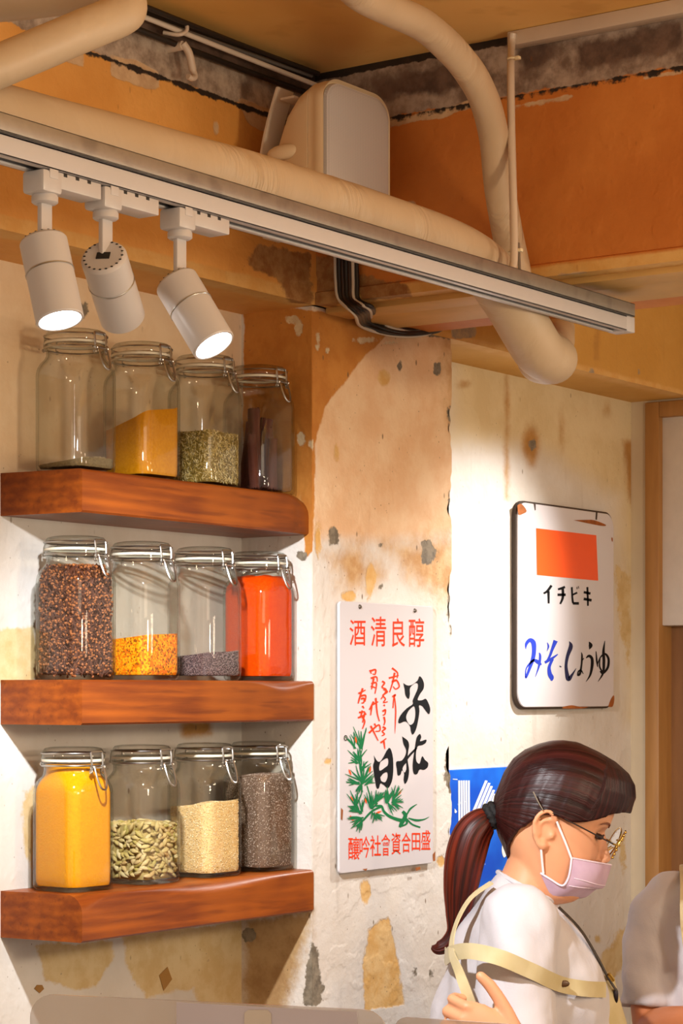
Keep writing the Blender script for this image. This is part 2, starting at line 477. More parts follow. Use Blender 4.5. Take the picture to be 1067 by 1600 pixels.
def flat_mb(x0, x1, y0, y1, z0, z1, st=.02):
    mb = MB(); mb.box(x0, x1, y0, y1, z0, z1); return mb
panel('trim_1', 'Y', YB, frange(-3.2, -.8, .1)[:-1]+frange(-.8, XP0+.06, .008), [ZB, .66, .672]+frange(.68, ZT, .008), .16, m_beam, LB, warp=beam_steps,
      label='orange painted beam along the top of the shelf wall', cat='beam')
LBB = {'lip': [bandY(.64, .66, YB, .9, 2.1)], 'brown': [('p', [(796, 500), (801, 500), (800, 590), (797, 590)]), ('p', [(930, 510), (934, 510), (933, 560), (930, 560)])],
       'grey': [('e', 924, 583, 4, 8), ('e', 998, 580, 3, 4), ('p', [(706, 505), (745, 512), (743, 528), (706, 530)])]}
panel('trim_2', 'Y', YB, frange(.93, XE+.05, .012), [ZB, .66, .672]+frange(.68, ZT, .03), .16, m_back, LBB,
      label='yellowish painted beam along the back wall beyond the pillar', cat='beam')
XB = XP0; XB1 = .93
LX = {
 'lip': [bandX(.64, .668, XB, .0, -1.8)],
 'plaster': [bandX(.945, 1.06, XB, .0, -1.8)],
 'peel': [('p', [(605, 186), (650, 178), (700, 168), (760, 148), (760, 160), (712, 176), (690, 184), (650, 190), (605, 200)]), ('p', [(800, 165), (870, 152), (898, 144), (893, 155), (840, 166), (800, 174)]),
          ('p', [(1000, 118), (1067, 108), (1067, 114), (1010, 124)]), ('p', [(850, 434), (868, 432), (880, 427), (915, 424), (938, 433), (900, 441), (852, 443)]), ('e', 986, 424, 7, 6), ('e', 973, 429, 2, 3), ('e', 643, 322, 8, 7)],
 'bare': [('p', [(487, 395), (530, 405), (535, 470), (500, 490), (487, 470)]), ('p', [(555, 430), (640, 445), (640, 470), (590, 475), (560, 468)])],
 'grime': [('p', [(580, 125), (760, 90), (760, 130), (640, 150), (590, 160)]), ('p', [(900, 70), (1067, 30), (1067, 75), (980, 95), (900, 110)]), ('p', [(810, 75), (870, 62), (870, 90), (815, 120)])],
 'crack': [bandX(.937, .945, XB, .0, -1.8), bandX(1.028, 1.05, XB, .0, -.75)],
}
def beam_steps_x(p):
    if p[2] < .672: p[0] -= .006
panel('trim_3', 'X', XB, frange(-2.6, -1.6, .1)[:-1]+frange(-1.6, YB+.02, .008), [ZB, .66, .67, .673]+frange(.68, ZT, .008), XB1-XB, m_beam2, LX, warp=beam_steps_x,
      label='deep orange beam crossing above the pillar towards the right', cat='beam')
# mouldings under the cross beam (thin boards nailed to its underside)
mb = MB()
mb.box(XB+.03, XB+.10, -2.6, YB+.0, .640, .652, .002); mb.box(XB+.11, XB+.24, -2.6, YB+.0, .643, .652, .002)
obj('trim_4', mb, plain('cream_board', '#d5a962', .55, var=.12, scale=14), label='cream boards under the cross beam', cat='trim', kind='structure')

# ---- ceiling, floor
t = NT('amber_ceiling'); co = t.coord()
col = t.mix(t.step(t.noise(2.2, 4, co), .35, .7), S('#eabe72'), S('#deac5a'))
col = t.mix(t.math('MULTIPLY', t.step(t.noise(11, 5, co), .55, .7), .3), col, S('#b98338'))
m_ceil = t.principled(col, .6, 0, t.bump(t.noise(40, 4, co), .12, .004))
mb = MB(); mb.box(-3.2, XE+.12, -3.4, .12, ZT, ZT+.06)
obj('ceiling', mb, m_ceil, label='amber painted ceiling', cat='ceiling', kind='structure')
mb = MB(); mb.box(-3.2, XE+.12, -3.4, .12, ZF-.06, ZF)
obj('floor', mb, plain('floor_tile', '#8a7a68', .5, scale=6, var=.12), label='brownish tiled floor', cat='floor', kind='structure')

# ---- end wall with the wooden door frame
z_top = onX(1012, 630, XE).z
ya = onX(1011, 700, XE).y; yb = onX(1033, 700, XE).y
m_end = plain('end_plaster', '#cfc0a4', .7, var=.08, scale=10, bump=.1)
mb = MB(); mb.box(XE, XE+.1, ya, .02, ZF, ZB+.02); mb.box(XE, XE+.1, -3.0, ya, z_top, ZT)
obj('wall_right', mb, m_end, label='cream end wall around the wooden frame at the far right', cat='wall', kind='structure')
t = NT('brown_wood'); cw = t.coord((6, 6, .6))
col = t.mix(t.noise(9, 5, cw), S('#8a5e30'), S('#b98a4e')); m_frame = t.principled(col, .5)
t = NT('dark_wood'); col = t.mix(t.noise(9, 5, t.coord((6, 6, .6))), S('#6e4826'), S('#96683a')); m_dwood = t.principled(col, .5)
d = thing('door_1', 'brown wooden door frame in the end wall at the far right', 'door', (XE, (ya+yb)/2, ZF), kind='structure')
mb = MB(); mb.box(XE-.012, XE+.1, yb, ya, ZF, z_top, .003); mb.box(XE-.012, XE+.1, -1.1, yb, z_top-.035, z_top, .003)
obj('frame', mb, m_frame, d)
mb = MB(); mb.box(XE+.05, XE+.08, -1.1, yb, ZF, z_top-.03)
obj('door_panel', mb, m_dwood, d)
zp0 = onX(1050, 978, XE+.02).z; zp1 = onX(1050, 645, XE+.02).z
mb = MB(); mb.box(XE+.005, XE+.045, -.9, onX(1035, 800, XE+.01).y, zp0, zp1, .004)
obj('white_board', mb, plain('white_board', '#d6cfc4', .5), label='plain white board hung in the wooden frame at the far right', cat='board')
# ================================================================== SHELVES
def wood_mat():
    t = NT('red_brown_wood'); co = t.coord((1.2, 9, 14)); c2 = t.coord((1, 1, 1))
    w = t.n('ShaderNodeTexWave', wave_type='BANDS', bands_direction='Z', wave_profile='SIN')
    w.inputs['Scale'].default_value = 1.6; w.inputs['Distortion'].default_value = 5.5; w.inputs['Detail'].default_value = 3
    w.inputs['Detail Scale'].default_value = .8
    t.l(co, w.inputs['Vector'])
    n = t.noise(3.0, 5, co, .6)
    col = t.mix(t.step(n, .3, .72), S('#682c08'), S('#92480e'))
    col = t.mix(t.math('MULTIPLY', w.outputs['Fac'], .35), col, S('#521f06'))
    col = t.mix(t.math('MULTIPLY', t.step(t.noise(4, 3, c2), .52, .68), .45), col, S('#a05414'))
    kn = t.step(t.vor(5.5, t.coord((1, 1.4, 1.8))), .07, .03)
    col = t.mix(kn, col, S('#3a1506'))
    col = t.mix(t.math('MULTIPLY', t.step(t.noise(90, 2, t.coord((.08, 1, 1))), .58, .7), .4), col, S('#4e1e08'))
    return t.principled(col, .38, 0, t.bump(t.noise(40, 4, co), .15, .001), **{'Specular IOR Level': .35})
m_wood = wood_mat()
def shelf(z0, z1, wane_fn, front_fn, label, x_end=.583, left_cut=0.012):
    o = thing('wooden_shelf', label, 'shelf', (.29, 0, z0), group=None)
    N = 60; rings = []; zm = z1-z0
    for i in range(N+1):
        x = (x_end)*i/N
        w = max(.0025, wane_fn(i/N)); yf = YP-.003+front_fn(i/N)
        r = []
        back = -.0005
        xb = x-(left_cut*(1-i/N))
        r += [(xb, back, z0), (x, yf+.003, z0), (x, yf, z0+.003)]
        for k in range(7):                       # rounded live edge at the top front
            a = k/6*pi/2
            r.append((x, yf+w*1.1*(1-cos(a)), z1-w+w*sin(a)))
        r.append((xb, back, z1))
        rings.append(r)
    mb = MB().loft(rings)
    ob = obj('board', mb, m_wood, o, angle=28)
    return o
shelf(.264, .3285, lambda t: .004+.030*max(0, (t-.86)/.14)**1.5, lambda t: .010*max(0, (t-.9)/.1), 'red-brown wooden shelf board, topmost of the three, holding the fennel jar')
shelf(-.050, .017, lambda t: .003+.018*math.exp(-((t-.86)/.10)**2), lambda t: .0, 'red-brown wooden shelf board, middle of the three, holding the clove jar', x_end=.584)
shelf(-.371, -.301, lambda t: .006+.022*math.exp(-(t/.06)**2)+.020*math.exp(-((t-.55)/.22)**2), lambda t: .004*sin(3*t), 'red-brown wooden shelf board with wavy front edge, lowest of the three', x_end=.5845)

# ================================================================== JARS
def glass_mat(name, tint, edge):
    t = NT(name)
    lw = t.n('ShaderNodeLayerWeight'); lw.inputs['Blend'].default_value = .5
    f = t.math('POWER', lw.outputs['Facing'], 3.0)
    colr = t.mix(f, tint, edge)
    tr = t.n('ShaderNodeBsdfTransparent'); t.l(colr, tr.inputs[0])
    gl = t.n('ShaderNodeBsdfGlossy'); gl.inputs['Roughness'].default_value = .03
    lf = t.n('ShaderNodeLayerWeight'); lf.inputs['Blend'].default_value = .5
    fr = t.math('ADD', t.math('MULTIPLY', t.math('POWER', lf.outputs['Facing'], 4.0), .7), .035, True)
    nb = t.bump(t.noise(18, 2, t.coord()), .12, .004)
    t.l(nb, gl.inputs['Normal'])
    mx = t.n('ShaderNodeMixShader'); t.l(fr, mx.inputs[0]); t.l(tr.outputs[0], mx.inputs[1]); t.l(gl.outputs[0], mx.inputs[2])
    t.l(mx.outputs[0], t.out.inputs[0]); return t.mat
m_glass = glass_mat('jar_glass', (.950, .947, .930, 1), (.66, .72, .69, 1))
m_wire = plain('steel_wire', '#b9b6b0', .28, 1.0, var=.02)
m_gask = plain('cream_rubber', '#d9d2bd', .55, var=.03)

def rr(h, c, z, n=48):
    """rounded square ring, half width h, corner radius c"""
    c = min(c, h); out = []; m = n//4
    for q in range(4):
        a0 = q*pi/2; cx_, cy_ = ((1, 1), (-1, 1), (-1, -1), (1, -1))[q]
        for k in range(m):
            a = a0+(k+.5)/m*pi/2
            out.append((cx_*(h-c)+c*cos(a), cy_*(h-c)+c*sin(a), z))
    return out
PROF = [(.0005, .0430, .020), (.0015, .0455, .021), (.005, .0480, .022), (.012, .0490, .0225), (.030, .0492, .0225), (.148, .0492, .0225), (.158, .0488, .026), (.166, .0474, .033),
        (.172, .0456, .041), (.177, .0447, .0447), (.185, .0447, .0447), (.1865, .0468, .0468), (.1945, .0468, .0468)]
def prof(z):
    z = max(PROF[0][0], min(PROF[-1][0], z))
    for a, b in zip(PROF, PROF[1:]):
        if z <= b[0]:
            t = (z-a[0])/(b[0]-a[0]); return a[1]+(b[1]-a[1])*t, a[2]+(b[2]-a[2])*t
W_G = .0028
def jar_meshes():
    out = {}
    mb = MB()
    rings = [rr(h, c, z) for z, h, c in PROF]
    inner = [rr(h-W_G, max(.002, c-W_G), max(z, .0065)) for z, h, c in PROF[3:11]]
    inner = [rr(h-W_G, c-W_G, z) for z, h, c in reversed(PROF[9:])]+[rr(h-W_G, c-W_G, z) for z, h, c in reversed(PROF[3:9])]+[rr(.043, .018, .0075)]
    mb.loft(rings+inner)
    out['glass_body'] = (mb, m_glass)
    mb = MB().lathe([(0, .2010), (.041, .2010), (.0445, .1985), (.0474, .1990), (.0480, .2020), (.0480, .2065), (.0462, .2085), (.0450, .2120), (.0425, .2148), (.034, .2166), (.018, .2172), (0, .2174)], 48)
    out['glass_lid'] = (mb, m_glass)
    mb = MB().lathe([(.0420, .1950), (.0470, .1948), (.0474, .1965), (.0470, .1984), (.0420, .1984)], 48, closed=True)
    mb.box(-.008, .008, .046, .055, .1955, .1980, .0006)
    out['rubber_gasket'] = (mb, m_gask)
    mb = MB().ring((0, 0, .1890), .0474, .0014, 48, 6)
    mb.ring((0, 0, .2075), .0480, .0014, 48, 6)
    for s in (-1, 1):                      # hinge at the back
        mb.tube(smooth_pts([(s*.013, .0465, .2075), (s*.013, .0515, .205), (s*.013, .0535, .198), (s*.013, .052, .190), (s*.012, .0465, .189)], 4), .0011, 6)
        mb.ring((s*.015, .0525, .190), .0022, .0011, 12, 6, axis='x')
    mb.tube([(-.016, .0535, .190), (.016, .0535, .190)], .0011, 6)
    out['wire_bail'] = (mb, m_wire)
    mb = MB()
    mb.tube(smooth_pts([(-.011, -.0500, .1815), (-.0115, -.0505, .188), (-.0120, -.0500, .2000), (-.0115, -.0485, .2090), (-.0060, -.0480, .2100), (.0060, -.0480, .2100), (.0115, -.0485, .2090), (.0120, -.0500, .2000), (.0115, -.0505, .188), (.011, -.0500, .1815)], 4), .0016, 6)
    for s in (-1, 1):
        mb.ring((s*.0118, -.0515, .1865), .0030, .0015, 14, 6, axis='x'); mb.ring((s*.0095, -.0515, .1865), .0026, .0011, 14, 6, axis='x')
        mb.ring((s*.0130, -.0505, .1805), .0024, .0011, 12, 6, axis='x')
    out['closure_wire'] = (mb, m_wire)
    mb = MB()
    mb.tube(smooth_pts([(-.0085, -.0530, .1880), (-.0095, -.0560, .1810), (-.0090, -.0600, .1690), (-.0060, -.0640, .1570), (0, -.0655, .1535), (.0060, -.0640, .1570), (.0090, -.0600, .1690), (.0095, -.0560, .1810), (.0085, -.0530, .1880)], 5), .0016, 6)
    mb.tube([(-.0100, -.0530, .1860), (.0100, -.0530, .1860)], .0011, 6)
    out['latch_lever'] = (mb, m_wire)
    return out
JM = {k: mesh_of(k, mb, m, 50) for k, (mb, m) in jar_meshes().items()}
JARS = {}
def jar(key, x, zs, rot, label, y=-.082):
    t = thing('storage_jar', label, 'jar', (x, y, zs), (0, 0, radians(rot)), group='glass spice jars on the shelves')
    for k, me in JM.items():
        o = bpy.data.objects.new(k, me); COL.objects.link(o); o.parent = t
    JARS[key] = (x, y, zs, rot)
T1, T2, T3 = .3287, .0172, -.3008
JX = (.0655, .220, .378, .524)
ROWS = ((T1, 'top'), (T2, 'middle'), (T3, 'lowest'))
DESC = [['almost empty swing-top glass jar with a thin layer of seeds, on the top shelf', 'swing-top glass jar half full of ochre powder, on the top shelf',
         'swing-top glass jar half full of greenish fennel seeds, on the top shelf', 'swing-top glass jar holding cinnamon bark, at the right end of the top shelf'],
        ['swing-top glass jar full of brown cloves, on the middle shelf', 'swing-top glass jar a third full of speckled orange-yellow spice, on the middle shelf',
         'swing-top glass jar with a low layer of purplish seeds, on the middle shelf', 'swing-top glass jar full of vivid orange powder, on the middle shelf'],
        ['swing-top glass jar full of yellow powder, on the lowest shelf', 'swing-top glass jar half full of green cardamom pods, on the lowest shelf',
         'swing-top glass jar mostly full of pale yellow grains, on the lowest shelf', 'swing-top glass jar full of grey-brown seeds, at the right end of the lowest shelf']]
for r, (z, nm) in enumerate(ROWS):
    for c in range(4):
        jar((r, c), JX[c]+(-.006 if r == 2 and c == 0 else 0), z, random.uniform(-3, 3), DESC[r][c])

# ------------------------------------------------------------------ contents
GAP = .0016
def inside(z, gap=GAP):
    h, c = prof(z); h -= W_G+gap; c = max(.004, c-W_G-gap)
    if z < .012: h -= .002*(1-z/.012)
    return h, c
def fill_mesh(level, wob=.001, gap=GAP, n=64, nz=26, zmax=.19):
    """solid filling of the jar up to level(x, y)"""
    mb = MB(); rings = []
    z0 = .0082
    def lev(x, y): return min(zmax, max(z0+.002, level(x, y)))
    ph = random.random()*6
    for i in range(nz+1):
        f = i/nz; ring = []
        h0, c0 = inside(.05, gap); base = rr(h0, c0, 0, n)
        for k, (bx, by, _) in enumerate(base):
            L_ = lev(bx*.98, by*.98); z = z0+(L_-z0)*f
            h, c = inside(z, gap)
            q = rr(h, c, z, n)[k]
            ring.append(q)
        rings.append(ring)
    for s in (.93, .8, .62, .42, .2):
        last = rings[nz]
        ring = []
        for (x, y, z) in last:
            xx, yy = x*s, y*s
            zz = lev(xx, yy)+wob*(sin(190*xx+ph)+sin(170*yy+2*ph))*(1-s)
            ring.append((xx, yy, min(zz, zmax)))
        rings.append(ring)
    return mb.loft(rings)
def put(name, mb, mats, key, label, cat, group=None, kind='stuff', angle=60):
    x, y, zs, rot = JARS[key]
    me = mesh_of(name, mb, mats, angle)
    o = bpy.data.objects.new(name, me); COL.objects.link(o)
    o.location = (x, y, zs+ZC); o.rotation_euler = (0, 0, radians(rot)); REL[o.name] = Vector((x, y, zs))
    return tag(o, label, cat, group, kind)
def powder(name, c1, c2, scale=260, speck=None):
    t = NT(name); co = t.coord()
    col = t.mix(t.step(t.noise(scale, 3, co, .7), .3, .7), S(c1), S(c2))
    col = t.mix(t.math('MULTIPLY', t.step(t.noise(28, 4, co), .45, .75), .35), col, S(c1))
    if speck:
        v = t.vor(380, co, out='Color'); s = t.n('ShaderNodeSeparateColor'); t.l(v, s.inputs[0])
        col = t.mix(t.step(s.outputs[0], .55, .6), col, S(speck[0])); col = t.mix(t.step(s.outputs[1], .8, .84), col, S(speck[1]))
    return t.principled(col, .9, 0, t.bump(t.noise(scale*1.4, 2, co), .5, .0012), **{'Specular IOR Level': .08})
def seed_colors(name, cols, rough=.6):
    """a little different on every grain"""
    t = NT(name); co = t.coord()
    g = t.n('ShaderNodeNewGeometry'); r = t.n('ShaderNodeValToRGB'); r.color_ramp.interpolation = 'CONSTANT'
    t.l(g.outputs['Random Per Island'], r.inputs[0])
    e = r.color_ramp.elements
    while len(e) < len(cols): e.new(.5)
    for i, c in enumerate(cols): e[i].position = i/len(cols); e[i].color = S(c)
    return t.principled(r.outputs[0], rough)
OCT = [(1, 0, 0), (-1, 0, 0), (0, 1, 0), (0, -1, 0), (0, 0, 1), (0, 0, -1)]
OF = [(0, 2, 4), (2, 1, 4), (1, 3, 4), (3, 0, 4), (2, 0, 5), (1, 2, 5), (3, 1, 5), (0, 3, 5)]
def rim_at(h, c, s):
    e = h-c; st = 2*e; arc = pi/2*c; per = 4*(st+arc); d = (s % 1)*per
    q = int(d//(st+arc)); d -= q*(st+arc)
    if d < st: x, y, nx, ny = h, -e+d, 1, 0
    else:
        a = (d-st)/c; x, y, nx, ny = e+c*cos(a), e+c*sin(a), cos(a), sin(a)
    for _ in range(q): x, y, nx, ny = -y, x, -ny, nx
    return x, y, nx, ny
def rim_sample(level, gap, lo=.009):
    """a random point on the side or top skin of the filling, with its normal"""
    while True:
        if random.random() < .8:
            h0, c0 = inside(.05, gap); s = random.random()
            bx, by, _, _ = rim_at(h0, c0, s)
            L_ = min(.186, level(bx, by)); z = random.uniform(lo, max(lo+.002, L_))
            h, c = inside(z, gap); x, y, nx, ny = rim_at(h, c, s)
            return Vector((x, y, z)), Vector((nx, ny, 0))
        h, c = inside(.05, gap); x = random.uniform(-h, h); y = random.uniform(-h, h)
        z = level(x, y)
        hh, cc = inside(z, gap)
        e = hh-cc; dx = abs(x)-e; dy = abs(y)-e
        if abs(x) > hh or abs(y) > hh or (dx > 0 and dy > 0 and dx*dx+dy*dy > cc*cc): continue
        return Vector((x, y, min(z, .186))), Vector((0, 0, 1))

def scatter(mb, n, level, size, gap=.0035, shape='seed', flat=.8, sink=0.0):
    for _ in range(n):
        p, nn = rim_sample(level, gap)
        t1 = nn.orthogonal().normalized(); t2 = nn.cross(t1); a = random.random()*2*pi
        d = t1*cos(a)+t2*sin(a); d = (d+nn*random.uniform(-.35, .35)).normalized(); e = nn.cross(d).normalized(); g = d.cross(e)
        s = random.uniform(.8, 1.2); l, w, h = size[0]*s, size[1]*s, size[2]*s
        p = p-nn*sink*random.random()
        vs = [p+d*(q[0]*l)+e*(q[1]*w)+g*(q[2]*h) for q in OCT]
        if shape == 'clove':
            st = [p-d*l, p+d*l*.5]
            mb.tube(st, [w*.45, w*.75], 5)
            hd = p+d*l*.75
            mb.add([hd+d*(q[0]*w*1.25)+e*(q[1]*w*1.25)+g*(q[2]*w*1.25) for q in OCT], OF, 1)
        else: mb.add(vs, OF)
# slopes run along screen-right = (sin a, -cos a)
def slope(base, k, bumpy=.0): return lambda x, y: base+k*(x*RT[0]+y*RT[1])+bumpy*sin(70*x+1)*cos(60*y)
# top shelf
lv = lambda x, y: .0185+.09*(x*RT[0]+y*RT[1])+.002*cos(60*x)
mb = fill_mesh(lv, .0006); bed = powder('seed_dust', '#6e5a38', '#877148', 300); scatter(mb, 2200, lv, (.0026, .0007, .0007))
mb.m = [1 if len(f) > 3 else 0 for f in mb.f]; put('cumin_seed', mb, [seed_colors('cumin_colors', ['#8a7048', '#a48a5c', '#5e4a2c', '#b8a070']), bed], (0, 0), 'loose brownish seeds lying on the bed in the near-empty jar', 'seeds')
lv = slope(.097, .36, .004)
put('ochre_powder', fill_mesh(lv, .0015), powder('ochre_powder', '#c98208', '#d89214'), (0, 1), 'ochre powder heaped higher on its right, in a top shelf jar', 'powder')
lv = slope(.090, -.02, .001)
mb = fill_mesh(lv, .001, gap=.004); bed = powder('fennel_dark', '#7a6228', '#8c7436', 200); scatter(mb, 4200, lv, (.0037, .0010, .0009), gap=.0028)
mb.m = [1 if len(f) > 3 else 0 for f in mb.f]; put('fennel_seed', mb, [seed_colors('fennel_colors', ['#b89c4c', '#a0843c', '#d0b46c', '#6e5826', '#a89046', '#dcc890']), bed], (0, 2), 'greenish fennel seeds filling half of a top shelf jar', 'seeds')
# cinnamon bark
t = NT('cinnamon_bark'); col = t.mix(t.noise(30, 5, t.coord((3, 3, .6)), .65), S('#2c0e06'), S('#6e3018')); m_cin = t.principled(col, .75, 0, t.bump(t.noise(120, 3, t.coord((3, 3, .5))), .5, .001))
def bark(L_, r, turns, th=.0016):
    G = []; n = 26
    for i in range(9):
        f = i/8; row = []
        for k in range(n+1):
            a = turns*2*pi*k/n; q = r*(1-.35*k/n)*(1+.05*sin(5*f+k))
            row.append((q*cos(a), q*sin(a), L_*f+.002*sin(3*k+i)*(1 if i in (0, 8) else 0)))
        G.append(row)
    return solidify(G, th, MB())
cx_, cy_, cz_, crot = JARS[(0, 3)]
for i, (bx, by, L_, r, tn, lx, ly, tw) in enumerate([(-.012, -.004, .112, .0125, .8, .06, -.05, 10), (.012, .008, .100, .011, 1.1, -.10, .06, 100), (.014, -.018, .086, .010, 1.3, -.04, .10, 200), (-.020, .016, .094, .010, 1.0, .10, -.08, 300),
                                                     (.000, -.028, .070, .008, 1.4, .05, .05, 60), (-.028, -.014, .074, .009, .9, .04, .06, 150), (.024, .024, .090, .009, 1.0, -.12, -.12, 250)]):
    o = thing('cinnamon_stick', 'curled brown cinnamon bark standing in the jar at the right end of the top shelf', 'cinnamon stick', (cx_+bx, cy_+by, cz_+.0095), (ly, lx, radians(tw)), group='cinnamon bark in the top shelf jar')
    obj('bark_roll', bark(L_*1.22, r*1.1, tn), m_cin, o, local=True, angle=50)
mb = MB()
for _ in range(46):
    a = random.random()*2*pi; d = random.uniform(0, .032)
    mb.add([Vector((d*cos(a), d*sin(a), random.uniform(.0105, .018)))+Vector((q[0]*.010, q[1]*.004, q[2]*.0016)) @ Euler((random.uniform(-.3, .3), random.uniform(-.3, .3), random.random()*6)).to_matrix() for q in OCT], OF)
put('bark_chips', mb, m_cin, (0, 3), 'broken bark chips under the cinnamon sticks', 'bark')
# middle shelf
lv = lambda x, y: .172-.2*max(0, abs(x)-.03)
mb = fill_mesh(lv, .001, gap=.006); bed = powder('clove_dark', '#2a130a', '#3c1d10', 200); mb.m = [2]*len(mb.f); scatter(mb, 2700, lv, (.0066, .0020, .0020), gap=.0040, shape='clove', sink=.003)
t = NT('clove_stem'); col = t.mix(t.noise(120, 2, t.coord()), S('#2e140a'), S('#5a2c16')); m_cl = t.principled(col, .7)
put('clove', mb, [m_cl, plain('clove_bud', '#a05e2e', .7, var=.35, scale=160), bed], (1, 0), 'brown cloves filling the jar on the middle shelf', 'cloves')
lv = slope(.068, .10, .001)
put('spice_mix', fill_mesh(lv, .001), powder('speckled_spice', '#e08a08', '#f0a21a', 240, ('#d9680a', '#8a4a10')), (1, 1), 'speckled orange-yellow ground spice in a middle shelf jar', 'spice')
lv = slope(.043, .10, .001)
mb = fill_mesh(lv, .001, gap=.003); bed = powder('mustard_dark', '#4a3c3e', '#5c4c4e', 240); scatter(mb, 4200, lv, (.0010, .0010, .0010), gap=.0024)
mb.m = [1 if len(f) > 3 else 0 for f in mb.f]; put('mustard_seed', mb, [seed_colors('mustard_colors', ['#6e565a', '#8e7678', '#54403f', '#a08a84', '#7c5a56']), bed], (1, 2), 'tiny purplish seeds in a low layer in a middle shelf jar', 'seeds')
lv = lambda x, y: .176-.25*max(0, abs(x)-.025)-.2*max(0, abs(y)-.025)
put('orange_powder', fill_mesh(lv, .002), powder('orange_powder', '#e24200', '#ee5200'), (1, 3), 'vivid orange powder filling the jar at the right of the middle shelf', 'powder')
# lowest shelf
lv = lambda x, y: .190
put('yellow_powder', fill_mesh(lv, .001, zmax=.190), powder('yellow_powder', '#dc8e04', '#e29a0a'), (2, 0), 'smooth yellow powder filling the jar at the left of the lowest shelf', 'powder')
lv_c = slope(.093, -.01, .003)
put('cardamom_bed', fill_mesh(lv_c, .002, gap=.0078), powder('cardamom_dark', '#a3915a', '#b09c64', 160), (2, 1), 'dim core of the heap of cardamom pods', 'cardamom')
t = NT('cardamom_pod'); oi = t.n('ShaderNodeObjectInfo'); rp = t.n('ShaderNodeValToRGB'); t.l(oi.outputs['Random'], rp.inputs[0])
e = rp.color_ramp.elements; cc = ['#a89a50', '#b8a25c', '#ccb67a', '#bc9a62', '#d8c694', '#b09a5a']
while len(e) < len(cc): e.new(.5)
for i, c in enumerate(cc): e[i].position = i/(len(cc)-1); e[i].color = S(c)
lines = t.noise(60, 3, t.coord((.5, 6, 6)))
col = t.mix(t.math('MULTIPLY', lines, .3), rp.outputs[0], S('#7e7038'))
m_pod = t.principled(col, .6, 0, t.bump(lines, .5, .0008))
rings = []
for i in range(9):
    f = i/8; r = .0031*sin(pi*min(1, .06+f*.92))**.8; x = -.0072+.0144*f
    rings.append([(x, r*(1+.12*cos(3*a))*cos(a), r*(1+.12*cos(3*a))*sin(a)) for a in [2*pi*k/12 for k in range(12)]])
pod_me = mesh_of('cardamom_pod', MB().loft(rings), m_pod, 60)
px_, py_, pz_, prot = JARS[(2, 1)]
Rz = Matrix.Rotation(radians(prot), 3, 'Z'); placed = []; tries = 0
while len(placed) < 299 and tries < 30000:
    tries += 1
    p, nn = rim_sample(lv_c, .0036+random.uniform(0, .0035), lo=.012)
    # only the sides and the top one can see
    if nn.z < .5 and (nn.x > .35 and nn.y > -.2 or nn.y > .55): continue
    if nn.z > .5: p = p+Vector((0, 0, random.uniform(-.002, .002)))
    md = .0046
    if any((p-q).length < md for q in placed): continue
    placed.append(p)
    t1 = nn.orthogonal().normalized(); t2 = nn.cross(t1)
    horiz = Vector((0, 0, 1)).cross(nn) if nn.z < .5 else t1
    a = random.gauss(0, .55) if nn.z < .5 else random.random()*6.28
    d = (horiz.normalized()*cos(a)+nn.cross(horiz.normalized())*sin(a)+nn*random.uniform(-.2, .2)).normalized(); e_ = nn.cross(d).normalized(); g = d.cross(e_)
    Mx = Matrix((d, e_, g)).transposed()
    o = bpy.data.objects.new('cardamom_pod', pod_me); COL.objects.link(o)
    w = Rz @ p; o.location = (px_+w.x, py_+w.y, pz_+w.z+ZC)
    o.rotation_euler = (Rz @ Mx).to_euler(); s = random.uniform(.95, 1.25); o.scale = (s, s, s)
    tag(o, 'dried green cardamom pod in the heap inside the lowest shelf jar', 'cardamom pod', 'cardamom pods in the jar')
lv = slope(.117, .12, .003)
mb = fill_mesh(lv, .001, gap=.003); bed = powder('sesame_dark', '#e4c084', '#eccc94', 240); scatter(mb, 5200, lv, (.0013, .0009, .0008), gap=.0024)
mb.m = [1 if len(f) > 3 else 0 for f in mb.f]; put('millet_grain', mb, [seed_colors('millet_colors', ['#f2d8a0', '#ecc888', '#faeac4', '#e2b870', '#f4deb0']), bed], (2, 2), 'pale yellow grains in the third jar of the lowest shelf', 'grains')
lv = lambda x, y: .162-.15*max(0, -(x*RT[0]+y*RT[1])-.005)
mb = fill_mesh(lv, .001, gap=.003); bed = powder('poppy_dark', '#6a5446', '#7c6656', 240); scatter(mb, 6500, lv, (.0011, .0009, .0008), gap=.0024)
mb.m = [1 if len(f) > 3 else 0 for f in mb.f]; put('poppy_seed', mb, [seed_colors('poppy_colors', ['#a88e7e', '#8a7060', '#c4b0a0', '#6a5246', '#b49a88', '#d4c4b6']), bed], (2, 3), 'grey-brown seeds in the jar at the right end of the lowest shelf', 'seeds')
# ================================================================== LIGHTING TRACK
YT = -0.65                    # line of the track, parallel to the shelf wall
m_white = plain('white_enamel', '#c0bbb9', .35, var=.02)
m_galv = None
t = NT('galvanised_steel'); co = t.coord((1, 1, 1)); col = t.mix(t.noise(120, 2, co), S('#9a948a'), S('#a8a298'))
col = t.mix(t.math('MULTIPLY', t.step(t.noise(30, 4, co), .5, .7), .5), col, S('#77706a')); m_galv = t.principled(col, .42, .75)
m_slot = plain('black_slot', '#15120f', .6)
m_tape = None
t = NT('wrapped_foam'); co = t.coord((1, 1, 1))
w = t.noise(11, 4, t.coord((1.6, .9, .9)), .5, .6)
w2 = t.math('MULTIPLY', t.noise(60, 2, t.coord((2.0, .35, .35)), .5, .4), t.step(t.noise(8, 2, co), .55, .72))
col = t.mix(t.noise(9, 4, co), S('#b59c7c'), S('#c9b293'))
col = t.mix(t.math('MULTIPLY', t.step(w2, .55, .65), .25), col, S('#9c805c'))
m_tape = t.principled(col, .48, 0, t.bump(t.math('ADD', w, t.math('MULTIPLY', w2, 1.8)), .75, .006))
